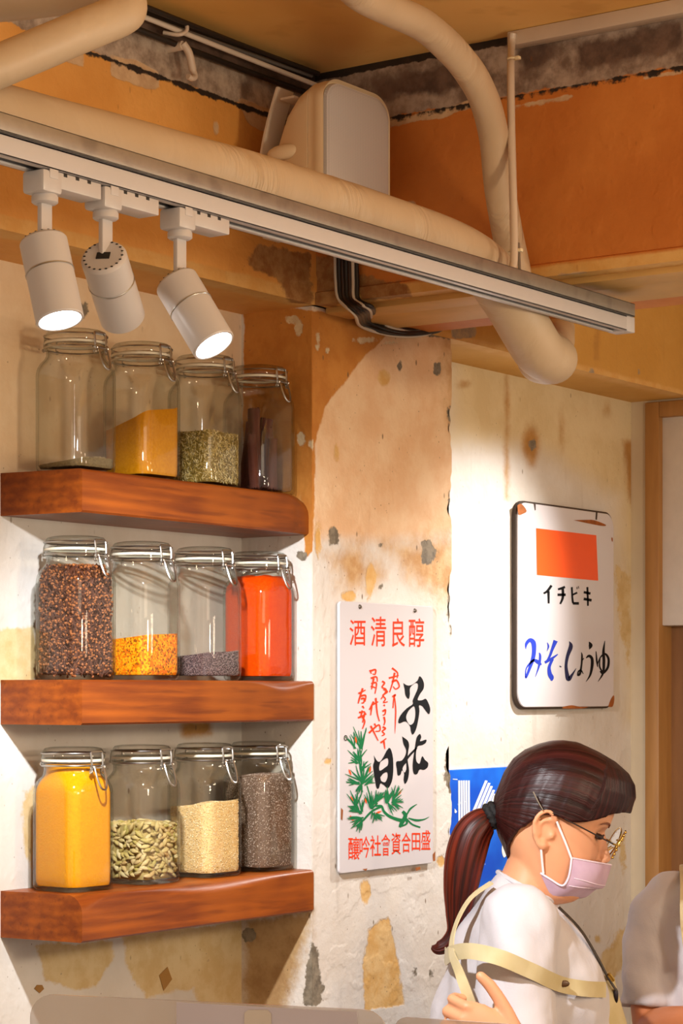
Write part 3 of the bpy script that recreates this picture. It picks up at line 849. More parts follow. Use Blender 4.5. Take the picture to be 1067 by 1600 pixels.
tr = thing('lighting_track', 'long white lighting track on a galvanised channel, hung level across the upper picture', 'lighting track', (0, YT, .58))
x0t, x1t = -1.35, .765
mb = MB()
for y0, y1, z0, z1 in ((YT-.0205, YT+.0205, .6045, .6065), (YT-.0205, YT-.0185, .6045, .6255), (YT+.0185, YT+.0205, .6045, .6255), (YT-.0205, YT-.0145, .6240, .6255), (YT+.0145, YT+.0205, .6240, .6255)):
    mb.box(x0t, x1t-.012, y0, y1, z0, z1, .0005)
obj('steel_channel', mb, m_galv, tr)
mb = MB()
for y0, y1, z0, z1 in ((YT-.0170, YT+.0170, .6015, .6044), (YT-.0170, YT-.0150, .580, .6044), (YT+.0150, YT+.0170, .580, .6044), (YT-.0170, YT-.0075, .580, .5825), (YT+.0075, YT+.0170, .580, .5825)):
    mb.box(x0t, x1t-.010, y0, y1, z0, z1, .0006)
mb.box(x1t-.034, x1t-.006, YT-.0172, YT+.0172, .5796, .6044, .001)
obj('track_rail', mb, m_white, tr)
mb = MB(); mb.box(x0t, x1t-.034, YT-.0149, YT+.0149, .590, .6014)
obj('contact_slot', mb, m_slot, tr)
mb = MB(); mb.box(x1t-.006, x1t-.003, YT-.004, YT+.024, .597, .628, .0006); mb.box(x1t-.014, x1t-.003, YT+.021, YT+.024, .597, .628, .0006)
obj('end_bracket', mb, m_white, tr)

t = NT('lamp_lens'); em = t.n('ShaderNodeEmission'); em.inputs[0].default_value = (1, .97, .92, 1); em.inputs[1].default_value = 14
t.l(em.outputs[0], t.out.inputs[0]); m_lens = t.mat
def spot(px, py, axis, label, energy, flip=False, drop=.105, size=64):
    """px, py: where the joint of the stem sits in the photo"""
    axis = Vector(axis).normalized()
    B = onY(px, py, YT)                      # joint of stem and lamp body
    o = thing('track_spotlight', label, 'spotlight', (B.x, YT, .58), group='white track spotlights')
    zt = 0.0
    mb = MB()
    s = 1
    mb.box(-.020, .012, -.0165, .0165, -.026, -.0005, .004); mb.box(.006, .078, -.0155, .0155, -.019, -.0005, .0015)
    mb.box(-.010, .004, -.0172, -.0155, -.010, .0005, .0006)
    for k in range(3): mb.box(.014+.02*k, .020+.02*k, -.0158, -.0150, -.0045, -.0005, .0003, mi=1)
    obj('track_adapter', mb, [m_white, m_slot], o, local=True)
    Z = B.z-.58
    mb = MB().lathe([(.0135, -.025), (.0150, -.028), (.0150, -.034), (.0125, -.036)], 28)
    mb.box(-.009, .009, -.0035, .0035, Z-.030, -.034, .0015)
    obj('stem', mb, m_white, o, local=True)
    # body: cylinder along the axis, pivoted near its back end
    q = axis.to_track_quat('Z', 'Y').to_matrix().to_4x4()
    M = Matrix.Translation(Vector((0, 0, Z))+axis*-.012+Vector((0, 0, -.010))) @ q
    R = .0270
    mb = MB().lathe([(0, .0), (R-.004, 0), (R-.0015, .0015), (R, .004), (R, .0405), (R-.0006, .0410), (R-.0006, .0420), (R, .0425), (R, .099), (R-.001, .1005), (R-.003, .1005), (R-.004, .097), (R-.005, .092), (0, .092)], 48).xf(M)
    body = obj('lamp_body', mb, m_white, o, local=True, angle=30)
    mb = MB()
    for k in range(20):
        a = 2*pi*k/20
        mb.ellipsoid((cos(a)*.0225, sin(a)*.0225, -.0002), (.0018, .0012, .0006), nu=8, nv=4)
    mb.box(-.008, .008, -.005, .005, -.0010, .0004)
    vents = obj('vent_holes', mb.xf(M), m_slot, body, local=True)
    mb = MB().lathe([(R+.0003, .0405), (R+.0008, .0410), (R+.0008, .0420), (R+.0003, .0425)], 48, closed=True).xf(M)
    obj('chrome_ring', mb, m_wire, body, local=True)
    mb = MB().lathe([(0, .0965), (.0222, .0965), (.0222, .0950), (0, .0950)], 40).xf(M)
    obj('lens', mb, m_lens, o, local=True, label='glowing lens')
    P = Vector((B.x, YT, .58))+(M @ Vector((0, 0, .1025)))
    L_ = light('spot_beam', 'SPOT', P, energy, (.97, .98, 1.0), axis=axis, spot_size=radians(size), spot_blend=.8, shadow_soft_size=.021)
    return o
SP1 = (-.065, -.314, -.93); SP2 = (.74, .34, -.58); SP3 = (.03, -.55, -.80)
spot(70, 375, SP1, 'white track spotlight pointing almost straight down, leftmost of the three', 14, size=100)
spot(165, 398, SP2, 'white track spotlight seen from its vented back, middle of the three', 105, size=76)
spot(281, 438, SP3, 'white track spotlight with brightly lit side tilted to the right, rightmost of the three', 9, size=70)

# ================================================================== PIPES
def wrinkled(mb, pts, r, n=28, k=10, amp=.03, seed=1):
    """pipe lagging: path smoothed, radius with folds"""
    q = smooth_pts([tuple(p) for p in pts], k); rs = []
    rnd = random.Random(seed); ph = [rnd.random()*6 for _ in range(6)]
    P = [Vector(p) for p in q]; L_ = 0; dense = []
    for a, b in zip(P, P[1:]):
        m = max(1, int((b-a).length/.006))
        for i in range(m): dense.append(a.lerp(b, i/m))
    dense.append(P[-1])
    for i, p in enumerate(dense):
        s = i*.006
        rs.append(r*(1+amp*(.5*sin(21*s+ph[0])*sin(8*s+ph[1])+.25*max(0, sin(9*s+ph[3]))**3*sin(120*s+ph[2])+.4*sin(5*s+ph[4]))))
    return mb.tube(dense, rs, n)
YPI = -.578
mb = MB()
path = [(-1.3, YPI, .636), (-.9, YPI, .640), (-.55, YPI, .652), (-.25, YPI, .662), (.05, YPI, .666), (.28, YPI, .664), (.42, YPI, .650), (.50, YPI, .612), (.560, YPI, .570), (.615, YPI+.005, .540), (.680, YPI+.018, .537), tuple(onD(846, 560, 3.74)), tuple(onD(858, 545, 3.86)), tuple(onD(862, 528, 4.05)), tuple(onD(865, 515, 4.3))]
wrinkled(mb, path, .0405, seed=3, amp=.035)
obj('lagged_pipe', mb, m_tape, label='thick cream wrapped pipe lying behind the lighting track and dipping under the cross beam', cat='pipe', angle=80)
mb = MB()
pts = [onD(515, -60, 2.95), onD(560, -12, 3.05), onD(610, 15, 3.14), onD(665, 42, 3.22), (onD(718, 92, 3.30)), onD(752, 145, 3.36), onD(771, 210, 3.42), onD(780, 290, 3.46), onD(792, 360, 3.50), onD(804, 415, 3.52), onD(808, 436, 3.525)]
wrinkled(mb, pts, .0235, seed=5, amp=.05)
obj('lagged_pipe', mb, m_tape, label='slimmer cream wrapped pipe curving down from the ceiling before the cross beam', cat='pipe', angle=80)
mb = MB()
pts = [onD(-120, 10, 2.62), onD(20, 0, 2.62), onD(110, -10, 2.62), onD(165, -12, 2.61), onD(193, 0, 2.59), onD(196, 16, 2.565), onD(178, 28, 2.55), onD(120, 52, 2.52), onD(40, 86, 2.49), onD(-60, 128, 2.45), onD(-160, 170, 2.42)]
wrinkled(mb, pts, .0235, seed=8, amp=.03)
obj('lagged_pipe', mb, m_tape, label='cream wrapped pipe bent back on itself in the upper left corner', cat='pipe', angle=80)

# ================================================================== CONDUITS
m_pvc = plain('white_plastic', '#cbbaa6', .4, var=.03)
mb = MB(); y1 = onX(799, 50, XP0-.012).y
mb.box(XP0-.026, XP0-.0015, -1.75, y1, 1.0165, 1.0395, .002)
obj('cable_trunking', mb, m_pvc, label='white cable trunking along the ceiling above the cross beam at the right', cat='trunking')
mb = MB()
pts = smooth_pts([onX(801, 52, XP0-.030), onX(799, 72, XP0-.034), onD(798, 110, 3.45), onD(799, 200, 3.42), onD(802, 320, 3.38), onD(803, 385, 3.355), onD(802, 412, 3.345), onD(797, 427, 3.335)], 6)
mb.tube(pts, .0060, 14)
o = thing('hanging_conduit', 'thin white conduit dropping from the ceiling trunking to the lighting track', 'conduit', tuple(pts[-1]))
obj('tube', mb, m_pvc, o)
for (px, py, d) in ((800, 92, 3.46), (803, 392, 3.36)):
    mb = MB(); c = onD(px, py, d); mb.ring(c, .0068, .0016, 20, 6); mb.box(c.x-.004, c.x+.004, c.y-.014, c.y-.006, c.z-.0025, c.z+.0025, .001)
    obj('cable_tie', mb, plain('pale_tie', '#e0cfa8', .5), o)
mb = MB(); a = onD(810, 380, 3.38); b = onD(812, 430, 3.36); mb.tube([a, b], .0024, 8); mb.box(b.x-.012, b.x+.02, b.y-.008, b.y+.008, b.z-.004, b.z-.001, .001)
obj('suspension_rod', mb, m_galv, o)

# ================================================================== LOUDSPEAKER
YS = -.352
A = onY(505, 300, YS); Bq = onY(609, 300, YS)
xs0, xs1 = A.x, Bq.x; wS = xs1-xs0; zs0 = .722; zs1 = .953
sp = thing('loudspeaker', 'pale wall loudspeaker with grey mesh front, above the pipe in the corner', 'loudspeaker', ((xs0+xs1)/2, YS+.09, zs0))
t = NT('pale_plastic'); m_sp = t.principled(t.mix(t.noise(6, 2, t.coord()), S('#d6c09c'), S('#e0cca8')), .5, 0, t.bump(t.noise(400, 2, t.coord()), .1, .0006))
def spk_ring(y, inset, zt, zb, rad, n=14):
    """outline of the cabinet at depth y: flat bottom, rounded top corners"""
    x0, x1 = xs0+inset, xs1-inset; r = []
    for (cx_, cz_, a0) in ((x1-rad, zt-rad*.8, 0), (x0+rad, zt-rad*.8, pi/2)):
        for k in range(n+1):
            a = a0+k/n*pi/2; r.append((cx_+rad*cos(a), y, cz_+rad*.8*sin(a)))
    for (cx_, cz_, a0) in ((x0+.01, zb+.01, pi), (x1-.01, zb+.01, 1.5*pi)):
        for k in range(4):
            a = a0+k/3*pi/2; r.append((cx_+.01*cos(a), y, cz_+.01*sin(a)))
    return r
mb = MB(); rings = []
for (dy, ins, dzt) in ((.006, .003, .003), (.0, .0, .0), (.004, -.001, .001), (.016, -.001, .001), (.018, .0005, .0), (.0295, .001, -.001), (.0300, .0025, -.002), (.0312, .0025, -.002), (.0317, .001, -.001), (.055, .004, -.012), (.080, .012, -.034), (.105, .026, -.068), (.120, .042, -.100), (.128, .060, -.125)):
    rings.append(spk_ring(YS+dy, ins, zs1+dzt if dzt < 0 else zs1-dzt, zs0+max(0, dy-.05)*.6, .045-min(.02, max(ins, 0)*.3)))
mb.loft(rings)
cab = obj('cabinet', mb, m_sp, sp, angle=50)
t = NT('speaker_mesh'); v = t.vor(420, t.coord((1, 1, 1)), rnd=0.0)
m_mesh = t.principled(t.mix(t.step(v, .32, .42), S('#a09a98'), S('#c6c0bc')), .55, .1)
mb = MB(); rings = [spk_ring(YS-.002, .007, zs1-.007, zs0+.006, .038), spk_ring(YS-.0035, .012, zs1-.012, zs0+.010, .034), spk_ring(YS+.004, .006, zs1-.006, zs0+.006, .038)]
mb.loft([rings[2], rings[0], rings[1]]); obj('grille', mb, m_mesh, sp, label='grey mesh grille')
mb = MB()
for zz in (.845, .785):                       # moulded finger hollows on the side
    mb.ellipsoid((xs0+.0085, YS+.082, zz), (.009, .032, .012), nu=20, nv=10)
obj('side_moulding', mb, m_sp, sp)
mb = MB(); rings = []
for k in range(15):
    f = k/14; z = zs0-.005+f*.236
    y = YS+.128-.032*sin(pi*min(1, f*1.02))*0-.048*max(0, f-.35)**1.4
    yy = y+.012*sin(pi*f)
    rings.append([(xs0+.020, yy, z), (xs0+.020, yy+.004, z), (xs0+.062, yy+.004, z), (xs0+.062, yy, z)])
mb.loft(rings); mb.box(xs0+.020, xs0+.062, YS+.070, YS+.098, zs1-.022, zs1-.018, .001)
mb.box(xs0+.055, xs1-.055, YS+.13, YB-.001, .76, .86, .004)
obj('wall_bracket', mb, plain('bracket_white', '#cdbda8', .45), sp)
mb = MB(); mb.ellipsoid((xs0+.004, YS+.178, .792), (.018, .020, .022)); obj('swivel_knob', mb, plain('knob_white', '#cfc2b0', .4), sp)

# ================================================================== CABLES
cab_m = [plain('black_cable', '#191411', .45), plain('dark_brown_cable', '#2e1a10', .45), plain('white_cable', '#cfc4b4', .45), plain('grey_cable', '#6c6660', .5)]
specs = [('white', 2, 0, .0034), ('black', 0, 1, .0042), ('dark brown', 1, 2, .0040), ('black', 0, 3, .0042), ('dark brown', 1, 4, .004), ('white', 2, 5, .0036), ('black', 0, 6, .0038)]
pos = ['outermost, lowest of the bundle', 'just inside the lowest white one', 'between the two lower black ones', 'in the middle of the bundle', 'beneath the upper white one', 'second from the top of the bundle', 'topmost of the bundle']
for (cn, mi, k, r) in specs:
    d = k*5.0
    pts = [onX(524+d*1.1, 400, XP0-.012-.002*(k % 2)), onX(525+d*1.1, 440, XP0-.012), onX(530+d*1.0, 468, XP0-.012), onX(545+d*.9, 492-d*.35, XP0-.010)+Vector((0, -.012, 0)), onY(562+d*.8, 508-d*.4, YP-.012), onY(590+d*.6, 519-d*.38, YP-.010-.002*(k % 2)),
           onY(625+d*.3, 525-d*.33, YP-.009), onY(655, 524-d*.30, YP-.008), onY(680+(k % 3)*3, 518-d*.24, YP-.006), onY(692, 512-d*.1, YP-.002)]
    mb = MB().tube(smooth_pts(pts, 6), r, 8)
    obj('cable', mb, cab_m[mi], label='%s cable curling over the pillar, %s' % (cn, pos[k]), cat='cable', group='cables over the pillar top', angle=80)
for i, (cn, mi, r, yo, zz) in enumerate((('white', 2, .0042, -.185, 1.015), ('black', 0, .005, -.172, 1.002), ('black', 0, .0045, -.196, 1.030), ('grey', 3, .0040, -.176, 1.024))):
    pts = [(x, YB+(yo+.155)*(.9+.25*sin(4*x+i)), zz-.008*sin(3.1*x+i*.7)) for x in frange(-.25, .555, .08)]
    mb = MB().tube(smooth_pts(pts, 5), r, 8)
    nm = ['thin white cable', 'thick black cable, lower one', 'black cable, upper one', 'grey cable'][i]
    obj('cable', mb, cab_m[mi], label=nm+' running along the ceiling edge over the shelf wall', cat='cable', group='cables along the ceiling edge', angle=80)
# clip and wall peg under those cables
mb = MB(); c = onY(284, 48, YB-.035); mb.tube(smooth_pts([c+Vector((-.02, .02, -.004)), c+Vector((-.008, .0, -.008)), c+Vector((.004, -.006, .0)), c+Vector((.006, -.004, .014))], 5), .0032, 10)
obj('cable_clip', mb, m_pvc, label='small white clip holding the cables at the ceiling edge', cat='clip')
c = onY(262, 76, YB)
o = thing('wall_peg', 'cream plastic peg with a drooping hook on the peeled plaster at upper left', 'peg', (c.x, YB, c.z))
mb = MB().tube([c+Vector((0, .004, 0)), c+Vector((0, -.030, 0))], [.0075, .0070], 16); obj('peg', mb, m_pvc, o)
e0 = c+Vector((0.0, -.030, 0)); mb = MB().tube(smooth_pts([e0+Vector((0, 0, .003)), e0+Vector((.010, -.004, -.010)), e0+Vector((.018, -.004, -.030)), e0+Vector((.020, -.008, -.044)), e0+Vector((.010, -.010, -.050)), e0+Vector((.0, -.010, -.049))], 5), [.006]*12+[.0045]*14, 12); obj('hook', mb, m_pvc, o)
# ================================================================== SIGNS
m_enam = plain('white_enamel_plate', '#d0ccd0', .25, var=.015, scale=8)
m_red = plain('red_paint', '#ec3a0a', .55, var=.03, **{'Specular IOR Level': .25})
m_black = plain('black_paint', '#070a10', .6, var=.03, **{'Specular IOR Level': .2})
m_green = plain('green_paint', '#0a7040', .55, var=.04, **{'Specular IOR Level': .25})
m_refl_blue = plain('blue_reflection', '#1c3ab8', .55, var=.03)  # reflection on the dark script, painted in as blue
m_refl_navy = plain('navy_reflection', '#0e1840', .55, var=.03)  # fading end of the painted reflection
m_orange = plain('orange_paint', '#f4581a', .35, var=.02)
m_edge = plain('dark_edge', '#3c2c20', .6, var=.2)
m_rust = plain('rust', '#a45a1c', .8, var=.3, scale=90)

class Art:
    """flat lettering in a vertical plane Y = const, drawn in photo coordinates"""
    def __init__(self, Y, ox, oy, sc): self.Y, self.ox, self.oy, self.sc = Y, ox, oy, sc; self.mb = MB(); self.k = 0
    def P(self, x, y): return onY(self.ox+x/self.sc, self.oy+y/self.sc, self.Y-self.k*6e-6)
    def quad_flat(self, pts):
        self.mb.add([self.P(*p) for p in pts], [tuple(range(len(pts)))])
    def poly(self, outer, holes=()):
        loops = [[Vector((p[0], p[1], 0)) for p in smooth_pts(list(l)+[l[0]], 3)[:-1]] for l in [outer]+list(holes)]
        tri = tessellate_polygon(loops); flat = [p for l in loops for p in l]
        self.mb.add([self.P(p.x, p.y) for p in flat], [tuple(t) for t in tri])
    def sharp(self, outer):
        loops = [[Vector((p[0], p[1], 0)) for p in outer]]; tri = tessellate_polygon(loops)
        self.mb.add([self.P(p.x, p.y) for p in loops[0]], [tuple(t) for t in tri])
    def stroke(self, pts, k=6):
        self.k += 1
        q = smooth_pts(pts, k) if len(pts) > 2 else pts
        n = len(q); L_ = []; R_ = []
        for i in range(n):
            a = np.array(q[max(i-1, 0)][:2]); b = np.array(q[min(i+1, n-1)][:2]); d = b-a; d = d/max(1e-6, np.hypot(*d)); nn = np.array((-d[1], d[0]))
            p = np.array(q[i][:2]); w = max(.4, q[i][2]/2)
            L_.append(self.P(*(p+nn*w))); R_.append(self.P(*(p-nn*w)))
        vs = L_+R_; self.mb.add(vs, [(i, i+1, n+i+1, n+i) for i in range(n-1)])
    def pen(self, pts, w=12):
        """brush stroke: swells in the middle"""
        n = len(pts); self.stroke([(x, y, w*(1.15-.55*i/max(1, n-1))) for i, (x, y) in enumerate(pts)])
    def glyph(self, ch, x0, y0, x1, y1, bold=.0, dy0=0, dy1=0):
        """a character of the built-in font fitted into a box; dy: the box leans with the perspective"""
        cu = bpy.data.curves.new('t', 'FONT'); cu.body = ch; cu.offset = bold; cu.resolution_u = 4
        o = bpy.data.objects.new('t', cu); COL.objects.link(o)
        me = bpy.data.meshes.new_from_object(o.evaluated_get(bpy.context.evaluated_depsgraph_get()))
        V = np.array([v.co[:2] for v in me.vertices]); lo = V.min(0); hi = V.max(0); U = (V-lo)/(hi-lo)
        vs = [self.P(x0+(x1-x0)*u, (y1+(dy1)*u)+((y0+dy0*u)-(y1+dy1*u))*v) for u, v in U]
        self.mb.add(vs, [tuple(p.vertices) for p in me.polygons])
        bpy.data.objects.remove(o); bpy.data.curves.remove(cu); bpy.data.meshes.remove(me)
    def done(self, name, m, parent, label=None):
        # give the paint film a little thickness
        mb = self.mb; n = len(mb.v)
        o = obj(name, mb, m, parent, label=label, angle=180); o.data.shade_flat()
        return o
def plate(name, x0, x1, z0, z1, Yf, th, rad, mats, parent, bow=0.0, dent=None):
    mb = MB(); outs = []
    n = 8
    def outline(ins, y):
        r = []
        for (cx_, cz_, a0) in ((x1-rad, z1-rad, 0), (x0+rad, z1-rad, pi/2), (x0+rad, z0+rad, pi), (x1-rad, z0+rad, 1.5*pi)):
            for k in range(n+1):
                a = a0+k/n*pi/2; r.append((cx_+(rad-ins)*cos(a), y, cz_+(rad-ins)*sin(a)))
        return r
    mb.loft([outline(0, Yf+th), outline(0, Yf+.0012), outline(.0012, Yf)])
    return obj(name, mb, mats, parent)

# ---- brewery sign on the pillar
YF = YP-.008
a = onY(528, 937, YF); b = onY(679, 1350, YF)
sg = thing('enamel_sign', 'white enamel sign with a green pine branch and bold brush lettering, on the pillar', 'sign', ((a.x+b.x)/2, YP, onY(535, 1364, YF).z))
sx0 = onY(530, 1150, YF).x; sx1 = onY(677, 1150, YF).x; sz0 = onY(600, 1357.5, YF).z; sz1 = onY(600, 943, YF).z
plate('plate', sx0, sx1, sz0, sz1, YF, .004, .008, m_enam, sg)
YA = YF-.0004
A = Art(YA, 530, 930, 6.669)
for ch, x0, y0, x1, y1, s in (('酒', 108, 255, 275, 525, 10), ('清', 330, 222, 490, 535, 12), ('良', 550, 240, 685, 540, 10), ('醇', 725, 240, 885, 540, 12)):
    A.glyph(ch, x0, y0, x1, y1, .004)
B = Art(YA, 530, 1120, 6.669)
for ch, x0, y0, x1, y1 in (('釀', 95, 1250, 210, 1490), ('吟', 212, 1245, 318, 1470), ('社', 322, 1235, 435, 1455), ('會', 440, 1222, 530, 1450), ('資', 545, 1208, 640, 1435), ('合', 650, 1205, 745, 1415), ('田', 757, 1210, 845, 1395), ('盛', 855, 1180, 950, 1385)):
    B.glyph(ch, x0, y0, x1, y1, .004)
A.done('red_lettering', m_red, sg); B.done('red_lettering', m_red, sg)
C = Art(YA, 540, 1030, 7.113)
for p in ([(515, 98), (575, 150), (572, 212)], [(480, 210), (535, 196), (590, 180)], [(545, 150), (522, 260), (488, 368)], [(515, 262), (562, 232), (596, 300), (556, 332), (528, 302)], [(535, 225), (520, 250), (560, 240)],
          [(520, 420), (552, 395), (535, 440), (526, 545)], [(405, 245), (432, 265), (405, 312), (452, 342), (392, 445)], [(420, 332), (462, 362), (415, 402), (442, 442), (420, 482), (468, 472)], [(424, 505), (436, 522)],
          [(410, 582), (442, 562), (436, 612), (412, 622)], [(425, 640), (436, 690), (425, 735)], [(412, 752), (442, 770), (408, 802), (432, 832), (402, 852)], [(388, 930), (452, 880)], [(424, 910), (436, 998)],
          [(268, 120), (286, 162)], [(275, 132), (332, 116), (326, 168), (300, 162)], [(280, 212), (342, 196), (352, 252)], [(284, 272), (342, 266), (326, 384)], [(312, 212), (288, 335)], [(280, 300), (340, 320)],
          [(312, 470), (276, 540), (262, 562)], [(290, 520), (278, 624)], [(298, 505), (362, 472)], [(335, 430), (350, 592), (376, 690)],
          [(258, 822), (322, 762), (372, 730), (382, 792), (330, 802)], [(278, 740), (362, 905)], [(320, 715), (338, 752)],
          [(142, 382), (222, 342)], [(190, 322), (152, 442), (140, 492)], [(165, 412), (222, 402), (216, 472)], [(170, 442), (206, 436), (200, 482), (174, 486)], [(185, 520), (206, 546)], [(150, 592), (216, 582)], [(138, 652), (232, 608)],
          [(186, 570), (164, 652)], [(216, 590), (188, 705)], [(184, 642), (212, 692), (186, 775)]): C.pen(p, 19)
C.stroke([(545, 430, 12), (557, 560, 14), (553, 700, 12), (548, 828, 3)])
C.done('red_verse', m_red, sg)
D = Art(YA, 540, 1030, 7.113)
D.poly([(640, 265), (690, 292), (745, 280), (800, 235), (820, 190), (850, 215), (870, 270), (865, 330), (825, 390), (800, 452), (850, 455), (892, 440), (925, 500), (940, 560), (925, 612), (880, 560), (850, 522), (815, 515), (820, 580), (802, 700), (778, 790), (745, 840), (725, 800), (715, 745), (665, 692), (600, 714), (585, 690), (612, 620), (680, 545), (745, 500), (745, 460), (770, 400), (800, 330), (802, 275), (770, 268), (716, 320), (714, 390), (700, 442), (665, 402), (655, 330)],
       [[(755, 522), (702, 570), (672, 640), (690, 702), (720, 730), (758, 700), (775, 620), (770, 542)]])
D.done('black_brush_letter', m_black, sg); D = Art(YA, 540, 1030, 7.113)
D.poly([(628, 858), (690, 905), (705, 960), (697, 1010), (690, 1075), (690, 1130), (705, 1240), (690, 1340), (660, 1386), (645, 1340), (650, 1270), (626, 1236), (610, 1282), (580, 1292), (570, 1230), (563, 1140), (620, 1128), (662, 1072), (672, 1010), (642, 940)], [[(672, 1152), (642, 1190), (632, 1226), (655, 1260), (676, 1220)]])
D.stroke([(660, 1140, 16), (710, 1070, 24), (790, 985, 20)])
D.poly([(773, 962), (790, 870), (825, 830), (840, 868), (828, 912), (895, 893), (890, 930), (850, 955), (802, 968), (782, 1040), (786, 1130), (822, 1160), (850, 1078), (882, 1120), (917, 1152), (910, 1202), (870, 1230), (822, 1226), (796, 1275), (760, 1274), (745, 1212), (750, 1120)])
D.done('black_brush_letter', m_black, sg); D = Art(YA, 540, 1030, 7.113)
D.poly([(313, 1068), (355, 1135), (400, 1120), (480, 985), (520, 1060), (530, 1200), (520, 1330), (490, 1412), (463, 1432), (420, 1396), (386, 1382), (370, 1432), (345, 1434), (325, 1340), (306, 1190), (320, 1130)],
       [[(386, 1142), (465, 1098), (472, 1170), (440, 1202), (382, 1240), (372, 1200)], [(386, 1312), (420, 1270), (460, 1258), (466, 1310), (440, 1366), (396, 1352)]])
D.done('black_brush_letter', m_black, sg)
G = Art(YA, 530, 1120, 6.669); rnd = random.Random(4)
for pts in ([(670, 1085, 40), (600, 1068, 34), (520, 1035, 30), (465, 985, 26), (440, 930, 22), (380, 930, 18)], [(440, 935, 22), (340, 985, 22), (250, 1080, 20)], [(400, 900, 14), (340, 960, 18)], [(290, 720, 12), (330, 860, 14), (350, 960, 14)],
            [(700, 1030, 10), (740, 960, 20), (810, 910, 6)], [(720, 1055, 10), (800, 1078, 24), (880, 1070, 14), (938, 1042, 3)], [(700, 1060, 16), (760, 1120, 18), (845, 1152, 16)], [(660, 985, 30), (690, 1030, 40), (650, 1110, 40), (630, 1150, 24)], [(690, 1060, 24), (705, 1110, 20), (650, 1140, 16)]): G.stroke(pts)
for (cx_, cy_, a0, sp_, L_, n) in ((225, 330, -95, 60, 230, 9), (170, 330, -120, 50, 160, 5), (215, 470, -100, 80, 160, 8), (190, 480, -150, 70, 90, 5), (230, 560, -80, 90, 130, 7), (240, 690, -90, 120, 190, 13), (200, 690, -170, 50, 120, 6), (270, 700, -30, 50, 110, 6), (230, 700, 110, 60, 110, 7),
                                  (175, 920, -100, 70, 150, 6), (190, 960, 180, 60, 100, 5), (230, 1000, -120, 110, 150, 9), (240, 1060, 170, 60, 150, 7), (240, 1080, 120, 60, 120, 6), (330, 960, -85, 60, 170, 8), (360, 1000, 80, 60, 100, 5), (390, 1010, 40, 50, 90, 4),
                                  (370, 900, -60, 50, 160, 6), (500, 890, -80, 60, 160, 7), (560, 870, -70, 50, 150, 6), (560, 890, -20, 40, 110, 5), (560, 900, 40, 40, 110, 5), (510, 900, 60, 40, 130, 4), (400, 860, -40, 30, 100, 3)):
    for i in range(n):
        a = radians(a0+sp_*((i+.5)/n-.5)+rnd.uniform(-7, 7)); l = L_*rnd.uniform(.75, 1.12)
        x1, y1 = cx_+l*cos(a), cy_+l*sin(a); x0, y0 = cx_+rnd.uniform(-14, 14), cy_+rnd.uniform(-14, 14)
        mx, my = (x0+x1)/2+rnd.uniform(-6, 6), (y0+y1)/2+rnd.uniform(-6, 6)
        G.stroke([(x0, y0, 11), (mx, my, 14), (x1, y1, 5)], 4)
G.done('pine_branch', m_green, sg)
H = Art(YA-.0002, 530, 1120, 6.669)
for (cx_, cy_, a) in ((173, 240, 80), (112, 577, 70), (322, 550, 100), (132, 856, 70), (276, 870, 80), (408, 995, -20), (488, 812, 85), (632, 790, -60), (130, 1055, 60)):
    c_, s_ = cos(radians(a)), sin(radians(a)); H.stroke([(cx_-34*c_, cy_-34*s_, 3), (cx_, cy_, 20), (cx_+34*c_, cy_+34*s_, 6)], 6)
H.done('orange_buds', m_orange, sg)
for (px, py) in ((562, 948), (648, 954)):
    mb = MB(); c = onY(px, py, YF); mb.lathe([(0, .0028), (.0030, .0022), (.0042, 0), (.0042, -.0006), (0, -.0006)], 16); mb.xf(Matrix.Translation(c) @ Matrix.Rotation(pi/2, 4, 'X'))
    obj('screw', mb, plain('old_screw', '#6b6258', .4, .6), sg)
mb = MB(); c = onY(540, 1153, YF-.0005); mb.ring(c, .0042, .0008, 20, 6, axis='y'); obj('screw_hole', mb, m_edge, sg)
for pts in ([(533, 1262), (536, 1266), (535, 1282), (532.5, 1280)], [(676, 1335), (680, 1330), (680, 1345), (676.5, 1346)], [(649, 1356), (656, 1354), (657, 1358), (650, 1361)], [(566, 1358), (574, 1357), (572, 1361)]):
    E_ = Art(YA, 0, 0, 1); E_.sharp(pts); E_.done('chipped_edge', m_rust, sg)

# ---- shop sign on the back wall
YK = -.014
kx0 = onY(808.5, 940, YK).x; kx1 = onY(959.5, 940, YK).x; kz0 = onY(884, 1106, YK).z; kz1 = onY(884, 792.5, YK).z
sk = thing('enamel_sign', 'white enamel sign with an orange rectangle and rusty rim, on the back wall', 'sign', ((kx0+kx1)/2, 0, kz0))
plate('backing', kx0-.002, kx1+.002, kz0-.002, kz1+.002, YK+.003, .008, .034, m_edge, sk, )
plate('plate', kx0+.002, kx1-.002, kz0+.002, kz1-.002, YK, .003, .032, m_enam, sk)
YA = YK-.0004
t_or = Art(YA, 780, 760, 4.3227); t_or.sharp([(249, 282), (655, 330), (668, 637), (254, 598)]); t_or.done('orange_rectangle', m_orange, sk)
for st in ([(345, 165, 26), (300, 225, 26), (262, 248, 20)], [(313, 225, 26), (315, 352, 20)],
           [(485, 180, 24), (450, 195, 26), (412, 205, 20)], [(408, 262, 26), (492, 262, 28)], [(462, 200, 26), (462, 290, 26), (435, 358, 18)],
           [(556, 182, 20), (562, 300, 20), (570, 350, 22)], [(565, 262, 18), (612, 240, 20)], [(566, 352, 26), (630, 352, 28)], [(608, 180, 7), (612, 205, 8)], [(624, 172, 7), (628, 198, 8)],
           [(680, 235, 26), (750, 250, 26)], [(680, 305, 28), (762, 320, 28)], [(718, 182, 20), (722, 300, 20), (724, 378, 18)]):
    K = Art(YA, 810, 890, 6.669); K.stroke(st); K.done('black_letter_stroke', m_black, sk)
Lb = Art(YA, 810, 890, 6.669)  # script under the reflection, coloured blue to stand in for it
